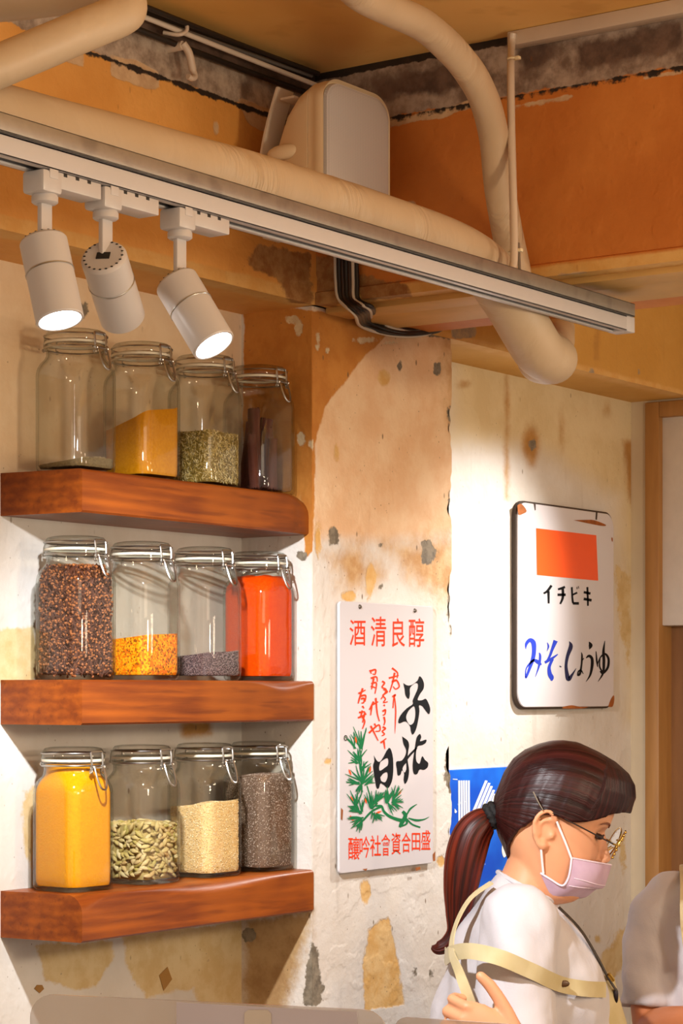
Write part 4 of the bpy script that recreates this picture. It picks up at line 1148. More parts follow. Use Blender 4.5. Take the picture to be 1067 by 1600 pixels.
for st in ([(76, 830, 4), (82, 775, 30), (118, 735, 40), (155, 760, 50), (162, 840, 44), (150, 930, 40), (112, 1040, 30), (80, 1125, 18), (74, 1095, 14), (80, 1035, 12), (112, 985, 20), (160, 945, 26), (205, 965, 40), (240, 992, 12)], [(215, 865, 8), (226, 900, 24), (215, 1000, 22), (175, 1120, 3)],
           [(300, 760, 6), (312, 800, 18), (298, 850, 3)], [(388, 740, 46), (352, 830, 30), (322, 910, 24), (278, 975, 12)], [(276, 968, 28), (350, 925, 26), (410, 882, 10)], [(358, 930, 26), (322, 1010, 32), (325, 1080, 44), (345, 1125, 48), (345, 1158, 16)]): Lb.stroke(st)
Lb.done('blue_reflect_lettering', m_refl_blue, sk)
Ln = Art(YA, 810, 890, 6.669)
for st in ([(530, 748, 5), (546, 800, 42), (512, 900, 34), (496, 1000, 30), (506, 1090, 40), (522, 1140, 46), (556, 1100, 26), (602, 1028, 4)], [(428, 1005, 12), (446, 1015, 12)]): Ln.stroke(st)
Ln.done('navy_reflect_lettering', m_refl_navy, sk)
Lk = Art(YA, 810, 890, 6.669)
for st in ([(655, 862, 5), (662, 900, 18), (656, 1000, 18), (640, 1085, 24), (618, 1100, 16), (625, 1060, 14), (652, 1050, 16), (676, 1088, 6)], [(660, 952, 10), (682, 922, 8)], [(735, 752, 6), (752, 790, 40), (738, 832, 4)], [(704, 922, 8), (735, 900, 28), (766, 930, 30), (766, 1010, 30), (746, 1100, 20), (704, 1168, 3)],
           [(808, 852, 8), (816, 950, 18), (826, 1015, 8)], [(822, 992, 8), (850, 920, 12), (900, 878, 20), (938, 930, 24), (930, 1020, 24), (880, 1080, 22), (850, 1058, 12)], [(900, 742, 5), (886, 850, 26), (890, 960, 28), (880, 1080, 22), (828, 1168, 3)], [(850, 922, 10), (846, 1010, 16), (882, 1078, 16)]): Lk.stroke(st)
Lk.done('black_script', m_black, sk)
for pts in ([(122, 128), (150, 118), (185, 165), (160, 185), (130, 190)], [(500, 228), (580, 226), (640, 228), (718, 258), (700, 268), (600, 250)], [(440, 1486), (490, 1478), (545, 1488), (600, 1488), (560, 1500), (430, 1500)], [(735, 1488), (752, 1440), (774, 1410), (776, 1450), (764, 1488)], [(757, 345), (765, 348), (766, 372), (759, 368)]):
    R = Art(YA, 780, 760, 4.3227); R.poly(pts); R.done('rust_stain', m_rust, sk)
for pts in ([(232, 112), (246, 114), (246, 160), (240, 162)], [(652, 172), (664, 174), (660, 226), (650, 224)]):
    R2 = Art(YA, 780, 760, 4.3227); R2.sharp(pts); R2.done('nail_slot', m_edge, sk)

# ---- blue poster low on the back wall
YQ = -.006
bx0 = onY(690, 1250, YQ).x; bx1 = onY(836, 1250, YQ).x; bz1 = onY(760, 1200, YQ).z; bz0 = onY(760, 1480, YQ).z
t = NT('blue_tinplate'); co = t.coord(); col = t.mix(t.step(t.noise(9, 3, co), .35, .7), S('#0a4fc8'), S('#1a78ec')); sc_ = t.step(t.noise(70, 3, co), .70, .74)
col = t.mix(t.math('MULTIPLY', sc_, .7), col, S('#cfe0f4')); m_bp = t.principled(col, .35)
po = thing('blue_poster', 'bright blue poster with white striped letters behind the woman', 'poster', ((bx0+bx1)/2, 0, bz0))
plate('plate', bx0, bx1, bz0, bz1, YQ, .005, .004, m_bp, po)
Q = Art(YQ-.0005, 700, 1190, 8.2)
for i in range(5): Q.sharp([(130+31*i, 242), (153+31*i, 242), (158+31*i, 1000-30*i), (135+31*i, 1000-30*i)])
tops = ((475, 240), (512, 270), (542, 310), (570, 360), (590, 410)); bots = ((308, 640), (330, 700), (355, 760), (385, 800), (420, 840))
for (x, y), (u, v) in zip(tops, bots): Q.sharp([(x, y), (x+32, y+6), (u+32, v+16), (u, v)])
for y in (925, 995, 1065, 1130): Q.sharp([(60, y), (190, y-8), (190, y+24), (60, y+28)])
Q.sharp([(85, 600), (115, 640), (100, 660), (85, 655)]); Q.sharp([(695, 780), (760, 760), (830, 850), (820, 960), (770, 920), (790, 880), (695, 890)]); Q.poly([(735, 990), (780, 1030), (765, 1160), (720, 1230), (690, 1160), (695, 1060)])
Q.stroke([(60, 225, 8), (120, 228, 10)]); Q.done('white_lettering', plain('white_print', '#eef4f6', .4, var=.02), po)

# ---- small mustard stickers on the wall
m_st = plain('mustard_sticker', '#9c6f22', .5, var=.08)
s1 = Art(-.0012, 0, 0, 1); s1.sharp([(249, 1524), (262, 1511), (269, 1530), (256, 1548)])
mb = s1.mb; n = len(mb.v); mb.add([(p[0], -.0004, p[2]) for p in mb.v], []); mb.f += [(i, (i+1) % n, n+(i+1) % n, n+i) for i in range(n)]; mb.m += [0]*n
obj('diamond_sticker', mb, m_st, label='mustard coloured diamond shaped sticker on the wall below the lowest shelf', cat='sticker')
s1 = Art(-.0012, 0, 0, 1); s1.sharp([(54, 1545), (58, 1539), (66, 1539), (69, 1545), (62, 1552)])
mb = s1.mb; n = len(mb.v); mb.add([(p[0], -.0004, p[2]) for p in mb.v], []); mb.f += [(i, (i+1) % n, n+(i+1) % n, n+i) for i in range(n)]; mb.m += [0]*n
obj('torn_sticker', mb, m_st, label='scrap of mustard sticker low on the wall at far left', cat='sticker')

# ================================================================== COUNTER SCREENS (foreground)
def acrylic():
    t = NT('clear_acrylic'); lw = t.n('ShaderNodeLayerWeight'); lw.inputs['Blend'].default_value = .5
    tr = t.n('ShaderNodeBsdfTransparent'); tr.inputs[0].default_value = (.93, .93, .93, 1)
    df = t.n('ShaderNodeBsdfTranslucent'); df.inputs[0].default_value = S('#cdbfae'); d2 = t.n('ShaderNodeBsdfDiffuse'); d2.inputs[0].default_value = S('#c9bcae')
    gl = t.n('ShaderNodeBsdfGlossy'); gl.inputs['Roughness'].default_value = .12
    m0 = t.n('ShaderNodeMixShader'); m0.inputs[0].default_value = .5; t.l(df.outputs[0], m0.inputs[1]); t.l(d2.outputs[0], m0.inputs[2])
    m1 = t.n('ShaderNodeMixShader'); m1.inputs[0].default_value = .42; t.l(tr.outputs[0], m1.inputs[1]); t.l(m0.outputs[0], m1.inputs[2])
    m2 = t.n('ShaderNodeMixShader'); t.l(t.math('ADD', t.math('MULTIPLY', t.math('POWER', lw.outputs['Facing'], 4), .6), .05, True), m2.inputs[0]); t.l(m1.outputs[0], m2.inputs[1]); t.l(gl.outputs[0], m2.inputs[2])
    t.l(m2.outputs[0], t.out.inputs[0]); return t.mat
m_ac = acrylic()
ZCN = -.80
def screen(p0, p1, zt, rad, label):
    """upright sheet from p0 to p1 (ground points), rounded upper corners"""
    d = Vector((p1[0]-p0[0], p1[1]-p0[1], 0)); L_ = d.length; d.normalize(); nn = Vector((-d.y, d.x, 0))
    o = thing('acrylic_screen', label, 'screen', (p0[0], p0[1], ZCN))
    out = [(0, ZCN+.006), (L_, ZCN+.006)]
    for k in range(9): a = k/8*pi/2; out.append((L_-rad+rad*cos(a), zt-rad+rad*sin(a)))
    for k in range(9): a = pi/2+k/8*pi/2; out.append((rad+rad*cos(a), zt-rad+rad*sin(a)))
    mb = MB(); base = Vector((p0[0], p0[1], 0))
    mb.loft([[base+d*s+nn*y+Vector((0, 0, z)) for s, z in out] for y in (-.0015, .0015)])
    obj('sheet', mb, m_ac, o, angle=20)
    mb = MB()
    for s in (.12*L_, .88*L_):
        c = base+d*s; f = MB().box(-.02, .02, -.05, .05, 0, .006, .001); f.xf(Matrix.Translation((c.x, c.y, ZCN)) @ Matrix.Rotation(atan2(d.y, d.x), 4, 'Z')); mb.add(f.v, f.f)
    obj('foot', mb, m_ac, o)
    return o, base, d, nn
q0 = onD(48, 1553, 2.00); q1 = onD(606, 1578, 1.893)
zt1 = (q0.z+q1.z)/2
scr, base, dd, nn = screen(q0, q1, zt1, .022, 'cloudy acrylic counter screen with rounded corners, below the wooden shelves')
# paper sheet taped to the near side
def on_screen(px, py, base, dd, nn, off):
    k = (px-CXP)/FPX; r = Vector((FW[0]+k*RT[0], FW[1]+k*RT[1], (HYP-py)/FPX)); o_ = Vector((CX, CY, 0)); b = base+nn*off
    tt = (b-o_).dot(nn)/r.dot(nn); return o_+r*tt
side = -1 if (Vector((CX, CY, 0))-base).dot(nn) < 0 else 1
pp = [on_screen(x, y, base, dd, nn, side*.0022) for x, y in ((276, 1566), (558, 1581), (558, 1790), (276, 1790))]
mb = MB(); mb.add(pp+[p+nn*(side*.0006) for p in pp], [(0, 1, 2, 3), (7, 6, 5, 4), (0, 4, 5, 1), (1, 5, 6, 2), (2, 6, 7, 3), (3, 7, 4, 0)])
obj('paper_notice', mb, plain('lilac_paper', '#c3bcc4', .7, var=.02), label='blank pale lilac sheet taped to the cloudy acrylic screen', cat='paper')
pp = [on_screen(x, y, base, dd, nn, side*.0032) for x, y in ((382, 1583), (388, 1578), (418, 1578), (424, 1584), (424, 1640), (382, 1640))]
mb = MB(); n = len(pp); mb.add(pp+[p+nn*(side*.0006) for p in pp], [tuple(range(n)), tuple(range(2*n-1, n-1, -1))]+[(i, (i+1) % n, n+(i+1) % n, n+i) for i in range(n)])
obj('tape_strip', mb, plain('masking_tape', '#cdc2b4', .45, var=.05), label='short strip of whitish tape holding the lilac sheet', cat='tape')
q0 = onD(617, 1589, 1.95); q1 = onD(815, 1600, 1.90)
screen(q0, q1, (q0.z+q1.z)/2, .012, 'narrow clear acrylic counter screen in front of the woman')
mb = MB(); mb.box(-1.55, .35, -1.62, -.88, ZCN-.04, ZCN, .004)
ct = thing('counter', 'service counter carrying the acrylic screens', 'counter', (-.6, -1.25, ZF))
obj('counter_top', mb, plain('counter_wood', '#9a6a3a', .45, scale=8, var=.1), ct)
mb = MB(); mb.box(-1.50, .30, -1.57, -.93, ZF, ZCN-.04, .003); obj('counter_body', mb, plain('counter_body', '#7a6650', .6), ct)
# ================================================================== PEOPLE
def skin_mat(name, c1, c2):
    t = NT(name); col = t.mix(t.noise(14, 3, t.coord()), S(c1), S(c2))
    return t.principled(col, .5, 0, t.bump(t.noise(260, 2, t.coord()), .06, .0006), **{'Subsurface Weight': .12, 'Subsurface Radius': (.012, .005, .003), 'Subsurface Scale': .6})
m_skin = skin_mat('skin', '#d08e66', '#dba079')
m_skin2 = skin_mat('skin_tan', '#b46a40', '#c27a4e')
def hair_mat(name, a, b, c):
    t = NT(name)
    s = t.n('ShaderNodeAttribute', attribute_name='strand').outputs['Vector']
    mp = t.n('ShaderNodeMapping'); t.l(s, mp.inputs[0]); mp.inputs['Scale'].default_value = (1, .05, 1)
    n1 = t.noise(90, 3, mp.outputs[0], .6); n2 = t.noise(26, 3, mp.outputs[0], .6)
    col = t.mix(t.step(n1, .35, .7), S(a), S(b)); col = t.mix(t.step(n2, .5, .75), col, S(c))
    h = t.math('ADD', n1, t.math('MULTIPLY', n2, 1.2))
    return t.principled(col, .40, 0, t.bump(h, .4, .003), **{'Specular IOR Level': .28})
m_hair = hair_mat('dark_red_brown_hair', '#1c0706', '#351110', '#431a16')
m_tail = hair_mat('reddish_ponytail_hair', '#240804', '#551608', '#6e2410')
m_hair2 = hair_mat('black_hair', '#0c0808', '#1c1210', '#241814')
def cloth(name, c1, c2, sc=9, b=.35):
    t = NT(name); co = t.coord()
    col = t.mix(t.step(t.noise(sc, 3, co), .3, .7), S(c1), S(c2))
    h = t.math('ADD', t.noise(14, 3, t.coord((1, 1, .55)), .5, .8), t.math('MULTIPLY', t.noise(420, 1, co), .06))
    return t.principled(col, .85, 0, t.bump(h, b, .012), **{'Sheen Weight': .1})
m_tee = cloth('white_cotton', '#c6c2c6', '#bbb7bc')
m_apron = cloth('beige_canvas', '#c9bb92', '#bdad80', 20, .15)
m_trous = cloth('dark_trousers', '#23232a', '#2c2c34')
m_mask = cloth('lilac_mask_fabric', '#bfa2b6', '#b698ae', 40, .05)
m_maskedge = plain('lilac_mask_edge', '#e3cfdd', .7)
m_gold = plain('gold_metal', '#c9a04a', .25, 1.0)
m_dark = plain('dark_line', '#1c1210', .5)
def strand_attr(o, vals):
    at = o.data.attributes.new('strand', 'FLOAT_VECTOR', 'POINT')
    at.data.foreach_set('vector', np.array(vals, np.float32).reshape(-1))

def interp(tab, z):
    tab = sorted(tab); zs = [q[0] for q in tab]
    return [float(np.interp(z, zs, [q[i] for q in tab])) for i in range(1, len(tab[0]))]
# head, ear canal at the origin, +x forward, +z up:  z, front x, back x, half width
HEAD = [(-.112, .040, .000, .030), (-.104, .064, -.005, .042), (-.095, .080, -.012, .050), (-.084, .090, -.020, .056), (-.070, .0915, -.030, .060), (-.055, .092, -.042, .063), (-.040, .0935, -.054, .066),
        (-.020, .0945, -.070, .069), (.0, .0945, -.082, .070), (.018, .0935, -.090, .071), (.032, .094, -.092, .072), (.045, .0985, -.092, .073), (.060, .1010, -.091, .073), (.080, .099, -.087, .071), (.100, .090, -.078, .064), (.118, .072, -.062, .052), (.132, .045, -.038, .034), (.139, .018, -.014, .014)]
def head_mb():
    mb = MB(); rings = []
    zs = frange(-.112, .139, .0045)
    for z in zs:
        f, b, w = interp(HEAD, z); c = (f+b)/2; a = (f-b)/2; r = []
        for k in range(56):
            p = 2*pi*k/56
            e = .88 if cos(p) > 0 else 1.0
            x = c+a*(abs(cos(p))**e)*(1 if cos(p) > 0 else -1); y = w*sin(p)
            # brow, eye sockets, cheeks
            d = abs(p if p < pi else p-2*pi)
            x -= .010*math.exp(-((z-.024)/.011)**2-((d-.36)/.20)**2)
            x += .004*math.exp(-((z+.012)/.018)**2-((d-.55)/.25)**2)
            x += .003*math.exp(-((z-.042)/.008)**2-((d-.3)/.3)**2)
            r.append((x, y, z))
        rings.append(r)
    mb.loft(rings)
    # nose
    nr = []
    for z, x, w in ((.034, .094, .006), (.022, .1005, .0072), (.008, .108, .0085), (-.003, .1155, .0105), (-.010, .1185, .0120), (-.017, .1150, .0130), (-.022, .104, .0115)):
        nr.append([(.082, -w*1.35, z), (x-.006, -w*.95, z), (x, -w*.35, z), (x, w*.35, z), (x-.006, w*.95, z), (.082, w*1.35, z)])
    mb.loft(nr)
    for s in (-1, 1): mb.ellipsoid((.101, s*.0115, -.0165), (.010, .0065, .0065))
    # lips
    mb.ellipsoid((.0925, 0, -.0455), (.0065, .021, .0045)); mb.ellipsoid((.0915, 0, -.0535), (.0065, .019, .0048))
    # ears
    for s in (-1, 1):
        pts = []
        for k in range(17):
            a = radians(-110+k*20*.95)
            pts.append((-.010-.0135*cos(a+pi)*1.0-.004*sin(a)*.6, s*(.0745+.007*(1 if 3 < k < 14 else .6)), .008+.0290*sin(a+pi*.0)*1.0 if True else 0))
        ear = [(.004, .070, .018), (.004, .076, .026), (-.003, .080, .034), (-.014, .083, .036), (-.024, .084, .029), (-.028, .083, .016), (-.025, .081, .002), (-.018, .079, -.010), (-.010, .077, -.020), (-.002, .074, -.024), (.003, .071, -.016)]
        q = smooth_pts([(x, s*y, z) for x, y, z in ear], 4)
        mb.tube(q, .0042, 10)
        mb.ellipsoid((-.012, s*.0715, .006), (.017, .0045, .026)); mb.ellipsoid((-.004, s*.0760, -.019), (.0070, .0042, .0085))
        mb.tube(smooth_pts([(-.004, s*.078, .024), (-.015, s*.0785, .020), (-.019, s*.079, .008), (-.014, s*.078, -.004)], 4), .0026, 8)
        mb.ellipsoid((.006, s*.0735, .001), (.0048, .0045, .0080))
    return mb
HAIRP = [(-.066, .02, -.040, .040), (-.045, .03, -.056, .056), (-.03, .05, -.070, .068), (.0, .100, -.090, .0785), (.03, .112, -.096, .0835), (.050, .118, -.095, .085), (.076, .1255, -.093, .085), (.100, .1260, -.086, .081), (.120, .1180, -.072, .073), (.135, .1030, -.055, .062), (.147, .0760, -.036, .046), (.154, .045, -.018, .028), (.158, .012, .004, .006)]
def hair_cap_mb(hl, hp=HAIRP):
    """closed shell of hair down to the hairline hl(phi)"""
    n, m = 120, 40; G = []; st = []
    for j in range(m+1):
        row = []; t = j/m
        for k in range(n+1):
            p = -pi+2*pi*k/n; zl = hl(abs(p)); z = zl+(.158-zl)*(1-(1-t)**1.35)
            f, b, w = interp(hp, z); c = (f+b)/2; a = (f-b)/2
            rip = 1+.010*sin(46*p+9*z*10)*(1-t)+.006*sin(91*p)*(1-t)
            row.append(Vector((c+a*cos(p)*rip, w*sin(p)*rip, z)))
        G.append(row)
    mb = solidify([list(r) for r in G], .010, MB())
    # flow of the strands: fringe falls straight, the rest is drawn to the tie at the back
    for p in mb.v:
        p = Vector(p)
        if p.x > .058 and p.z > .045: st.append((atan2(p.y, p.x)*.35, p.z, 3.0))
        else:
            q = p-Vector((-.093, 0, .004)); st.append((atan2(q.y, q.z)*.22, q.x, 0.0))
    return mb, st
def fingers_hand(M, curl=1.0, spread=.1, side=1, thumb_up=True):
    """hand in its own frame: wrist at the origin, fingers towards +x, palm facing -z, thumb on +y*side.
    five fingers of their own, each bent at its knuckles"""
    mb = MB()
    rings = []
    for x, w, h in ((-.012, .024, .019), (.005, .027, .018), (.030, .036, .016), (.060, .041, .0145), (.082, .041, .012), (.090, .037, .009)):
        rings.append([(x, w*cos(a), h*sin(a)) for a in [2*pi*k/20 for k in range(20)]])
    mb.loft(rings)
    for i, (y, l, r) in enumerate(((.029, .072, .0085), (.0098, .080, .0088), (-.0098, .075, .0084), (-.0285, .060, .0074))):
        ang = 0; p = Vector((.080, y*side, .002)); pts = [p.copy(), p+Vector((.006, 0, 0))]; rr_ = [r*1.05, r*1.08]
        p = pts[-1].copy(); sp_ = spread*(1.5-i)*.5*side
        for seg, fr, bend in ((0, .46, .55), (1, .30, .9), (2, .24, .55)):
            ang += bend*curl*(1+.06*i)
            for h in (.5, 1):
                p = p+Vector((cos(ang)*cos(sp_), sin(sp_), -sin(ang)))*(l*fr*.5); pts.append(p.copy()); rr_.append(r*(1-.06*seg-.04*h))
        mb.tube(pts, rr_, 12); mb.ellipsoid(pts[-1], (rr_[-1],)*3, nu=10, nv=6)
    th = [(.012, .020, -.004), (.030, .038, -.008), (.050, .050, -.012), (.068, .052, -.018), (.084, .046, -.024)]
    if thumb_up: th = [(.010, .018, -.002), (.026, .038, -.004), (.044, .056, -.006), (.062, .070, -.008), (.080, .079, -.008)]
    q = [(x, y*side, z) for x, y, z in th]; mb.tube(q, [.015, .0125, .0105, .0098, .0082], 12); mb.ellipsoid(q[-1], (.0082,)*3, nu=10, nv=6)
    return mb.xf(M)
def ell_ring(b, f, w, n=40, e=1.0, yb=0.0):
    """ring between back point b and front point f (x, z), half width w"""
    out = []
    for k in range(n):
        a = 2*pi*k/n; c = cos(a); s = sin(a)
        t = (1+c)/2
        sx = abs(s)**e*(1 if s >= 0 else -1)
        out.append((b[0]+(f[0]-b[0])*t, yb+w*sx, b[1]+(f[1]-b[1])*t))
    return out
def shell_out(mb, d):
    return mb
FLOOR = ZF
SHIRT = [None]

# ------------------------------------------------------------------ the woman at the back
DW = 3.70; SW = FPX/DW
ear_w = onD(850, 1300, DW)
EH = ear_w.z-FLOOR
wom = thing('person', 'woman in profile with reddish ponytail, glasses, lilac face mask, white T-shirt and beige apron', 'person', (ear_w.x, ear_w.y, FLOOR), (0, 0, AZ-pi/2))
def L(px, py, y=0.0):
    d = DW+y; return ((px-CXP)/FPX*d-(850-CXP)/FPX*DW, y, (HYP-py)/FPX*d-FLOOR)
PITCH = radians(18)
MH = Matrix.Translation((0, 0, EH)) @ Matrix.Rotation(PITCH, 4, 'Y')
body = head_mb().xf(MH)
# neck and trunk
def ringL(bk, fr, w, e=1.0): 
    a = L(*bk); b = L(*fr); return ell_ring((a[0], a[2]), (b[0], b[2]), w, e=e)
body.loft([ringL((808, 1290), (880, 1345), .046), ringL((800, 1320), (872, 1370), .049), ringL((792, 1345), (866, 1392), .051), ringL((782, 1368), (866, 1412), .055), ringL((768, 1392), (872, 1436), .085), ringL((752, 1416), (890, 1462), .125), ringL((735, 1450), (905, 1500), .145),
           ringL((722, 1500), (925, 1540), .145), ringL((715, 1560), (940, 1600), .140), ringL((712, 1650), (938, 1660), .135), ringL((712, 1750), (930, 1750), .14), ringL((706, 1840), (930, 1840), .155), ringL((708, 1900), (925, 1900), .158)])
def limb(mb, pts, rs, n=20, k=5):
    q = smooth_pts([tuple(p)+(r,) for p, r in zip(pts, rs)], k)
    mb.tube([p[:3] for p in q], [p[3] for p in q], n)
    mb.ellipsoid(q[0][:3], (q[0][3],)*3, nu=n, nv=10)
zh = EH+(1300-1880)/SW
for s in (-1, 1):                            # legs and feet
    hx = L(820, 1880)[0]
    limb(body, [(hx, s*.085, zh), (hx+.01, s*.088, zh*.74), (hx+.015, s*.088, zh*.52), (hx-.005, s*.088, zh*.30), (hx-.01, s*.088, .10), (hx-.005, s*.088, .055)], [.085, .072, .052, .048, .035, .036])
    body.ellipsoid((hx+.055, s*.092, .032), (.115, .040, .032))
# near arm: down, elbow back, hand lifted to the apron strap; far arm forward and down
SHn = L(806, 1446, -.150); ELn = L(812, 1700, -.225); WRn = L(805, 1628, -.285)
limb(body, [SHn, L(806, 1510, -.175), L(806, 1590, -.195), ELn], [.043, .040, .038, .036])
limb(body, [ELn, L(808, 1670, -.255), L(811, 1655, -.275), WRn], [.037, .034, .028, .026])
limb(body, [L(830, 1446, .158), L(850, 1560, .19), L(880, 1700, .19), L(1000, 1740, .12), L(1080, 1745, .09)], [.043, .044, .038, .032, .026])
hd = Vector(L(722, 1602, -.285))-Vector(WRn); hd.normalize()
zc = Vector((0, -1, 0)); yc = Vector((0, 0, 0)); yc = zc.cross(hd).normalized(); zc = hd.cross(yc)
Mh = Matrix((hd, yc, zc)).transposed().to_4x4(); Mh.translation = Vector(WRn)
body.add(*(lambda h: (h.v, h.f))(fingers_hand(Matrix.Translation(Vector(WRn)) @ Matrix((hd, yc, zc)).transposed().to_4x4(), curl=1.3, spread=.1, side=-1)))
hx2 = Vector((1, -.25, -.15)).normalized(); z2 = Vector((0, 0, 1)); y2 = z2.cross(hx2).normalized(); z2 = hx2.cross(y2)
M2 = Matrix((hx2, y2, z2)).transposed().to_4x4(); M2.translation = Vector(L(1080, 1745, .09))
h2 = fingers_hand(M2, curl=.6, side=-1, thumb_up=False); body.add(h2.v, h2.f)
bm_ = remesh(body, .0032, 3, .5)
obj('body', bm_, m_skin, wom, local=True, angle=180)
# eye and brow
ey = MB()
for s in (-1, 1): ey.ellipsoid((.0825, s*.0315, .0215), (.0100, .0120, .0055))
ey.xf(MH); obj('eye', ey, plain('eye', '#2a1a14', .2), wom, local=True)
lid = MB()
for s in (-1, 1):
    lid.tube(smooth_pts([(.0925, s*.020, .0225), (.0925, s*.027, .0265), (.0890, s*.036, .0255), (.0800, s*.0450, .0195)], 5), [.0007]*8+[.0010]*7+[.0005], 8)
lid.xf(MH); obj('eyelash', lid, m_dark, wom, local=True)
br = MB()
for s in (-1, 1):
    br.tube(smooth_pts([(.0975, s*.014, .040), (.0965, s*.026, .0455), (.0885, s*.042, .0465), (.078, s*.052, .042)], 5), [.0014]*6+[.0016]*5+[.0012]*4+[.0006], 8, flat=.6)
br.xf(MH); obj('eyebrow', br, plain('brow', '#7a4a34', .8), wom, local=True)
# hair
def hl_w(p):
    d = math.degrees(p)
    return float(np.interp(d, [0, 30, 45, 58, 70, 82, 92, 104, 118, 135, 160, 180], [.074, .072, .064, .047, .036, .030, .034, .030, .004, -.026, -.054, -.062]))
hc, st = hair_cap_mb(hl_w); hc.xf(MH)
hr = obj('hair', hc, m_hair, wom, local=True, angle=180); strand_attr(hr, st)
# gathered hair running into the tie, then the ponytail
TIE = Vector(L(770, 1274, 0))
tail = MB(); pts = [L(800, 1262), L(784, 1270), L(770, 1275), L(755, 1284), L(738, 1305), L(727, 1340), L(720, 1385), L(716, 1425), L(712, 1455), L(700, 1474), L(684, 1482), L(674, 1480)]
rad = [.040, .026, .0150, .024, .030, .031, .027, .020, .014, .0125, .010, .003]
q = smooth_pts([tuple(p)+(r,) for p, r in zip(pts, rad)], 6); P3 = [Vector(p[:3]) for p in q]; RR = [p[3] for p in q]
n = 48; tail.tube(P3, RR, n, flat=.85)
st = []
rnd = random.Random(2); prt = [rnd.uniform(-1, 1) for _ in range(n)]
for i in range(len(P3)):
    for k in range(n):
        v = Vector(tail.v[i*n+k]); rr_ = 1+.09*prt[k]*min(1, i/20); tail.v[i*n+k] = tuple(P3[i]+(v-P3[i])*rr_)
        a = 2*pi*k/n; st.append((abs(a-pi)*.05*1.2, i*.01, 7.0))
tl = obj('ponytail', tail, m_tail, wom, local=True, angle=180); strand_attr(tl, st)
tie = MB()
ax = (Vector(L(755, 1284))-Vector(L(785, 1269))).normalized(); Mt = Matrix.Translation(TIE) @ ax.to_track_quat('Z', 'Y').to_matrix().to_4x4()
for dz in (-.0045, .0045): tie.ring((0, 0, dz), .0165, .0062, 40, 12)
for i, v in enumerate(tie.v):
    p = Vector(v); a = atan2(p.y, p.x); tie.v[i] = (p.x*(1+.05*sin(9*a)), p.y*(1+.05*sin(9*a)), p.z+.0016*sin(14*a))
obj('hair_tie', tie.xf(Mt), plain('black_elastic', '#0c0b0d', .8, bump=.3), wom, local=True)
pin = MB().tube(smooth_pts([L(833, 1237, -.0900), L(840, 1252, -.0910), L(848, 1266, -.0900)], 4), .0013, 8)
obj('hair_pin', pin, m_wire, wom, local=True, label='silver hair pin')
# face mask
RW = [[(893, 1341, -.0665), (915, 1345, -.056), (938, 1349, -.036), (955, 1352, 0)], [(891, 1358, -.0685), (915, 1362, -.060), (938, 1366, -.039), (950, 1370, 0)], [(887, 1374, -.0675), (910, 1380, -.060), (930, 1386, -.039), (943, 1387, 0)],
      [(878, 1384, -.0665), (900, 1388, -.059), (921, 1389, -.039), (931, 1390, 0)], [(860, 1374, -.0655), (879, 1394, -.058), (900, 1400, -.038), (915, 1402, 0)], [(844, 1364, -.0635), (862, 1400, -.050), (885, 1405, -.033), (893, 1405, 0)]]
G = []
for row in [smooth_pts(c, 1) for c in zip(*[smooth_pts(r, 5) for r in RW])]: pass
rows = [smooth_pts(r, 5) for r in RW]
cols = list(zip(*rows)); cols = [smooth_pts(list(c), 4) for c in cols]
rows = list(zip(*cols))
G = [[Vector(L(*p)) for p in r]+[Vector(L(p[0], p[1], -p[2])) for p in list(r)[-2::-1]] for r in rows]
mk = solidify(G, -.0012, MB())
mo = obj('face_mask', mk, m_mask, wom, local=True, angle=60)
ed = MB()
ed.tube([G[0][j]+Vector((0, 0, .0004)) for j in range(len(G[0]))], .0014, 6)
ed.tube([G[i][0] for i in range(len(G))], .0018, 6); ed.tube([G[i][-1] for i in range(len(G))], .0018, 6)
for r_ in (7, 11): ed.tube([G[r_][j]+Vector((.0006, 0, 0)) for j in range(2, len(G[0])-2)], .0008, 6)
obj('mask_seam', ed, m_maskedge, mo, local=True)
lp = MB()
for s in (-1, 1):
    lp.tube(smooth_pts([L(893, 1342, s*.067), L(884, 1318, s*.072), L(874, 1294, s*.0765), L(870, 1284, s*.079)], 4), .0019, 8)
    lp.tube(smooth_pts([L(849, 1365, s*.064), L(847, 1345, s*.070), L(845, 1322, s*.077)], 4), .0019, 8)
obj('ear_loop', lp, plain('white_elastic', '#efe6ea', .7), mo, local=True, label='white ear loops')
# glasses
gl = MB()
cL = []
for s in (-1, 1):
    Mg = MH @ Matrix.Translation((.1185, s*.0335, .0190)) @ Matrix.Rotation(radians(9), 4, 'Y') @ Matrix.Rotation(radians(s*7), 4, 'Z')
    r = MB().ring((0, 0, 0), .0255, .0013, 48, 8, axis='x').xf(Mg); gl.add(r.v, r.f)
    for k in range(7):
        a = radians(-60+k*20)*s; e_ = MB().ellipsoid((.001, .0265*sin(a+s*pi/2), .0265*cos(a+s*pi/2)), (.0022, .0028, .0022), nu=8, nv=6).xf(Mg); gl.add(e_.v, e_.f)
    cL.append(Mg)
gl.tube(smooth_pts([tuple(MH @ Vector(p)) for p in ((.1195, -.010, .024), (.1225, 0, .027), (.1195, .010, .024))], 4), .0014, 8)
for s in (-1, 1):
    gl.tube([tuple(MH @ Vector(p)) for p in ((.1175, s*.058, .018), (.112, s*.066, .018), (.104, s*.0715, .0185))], .0016, 8)
    gl.tube([tuple(MH @ Vector(p)) for p in ((.115, s*.013, .012), (.108, s*.0125, .004))], .0012, 6)
go = obj('eyeglasses', gl, m_gold, wom, local=True, label='round gold-rimmed glasses')
tp = MB()
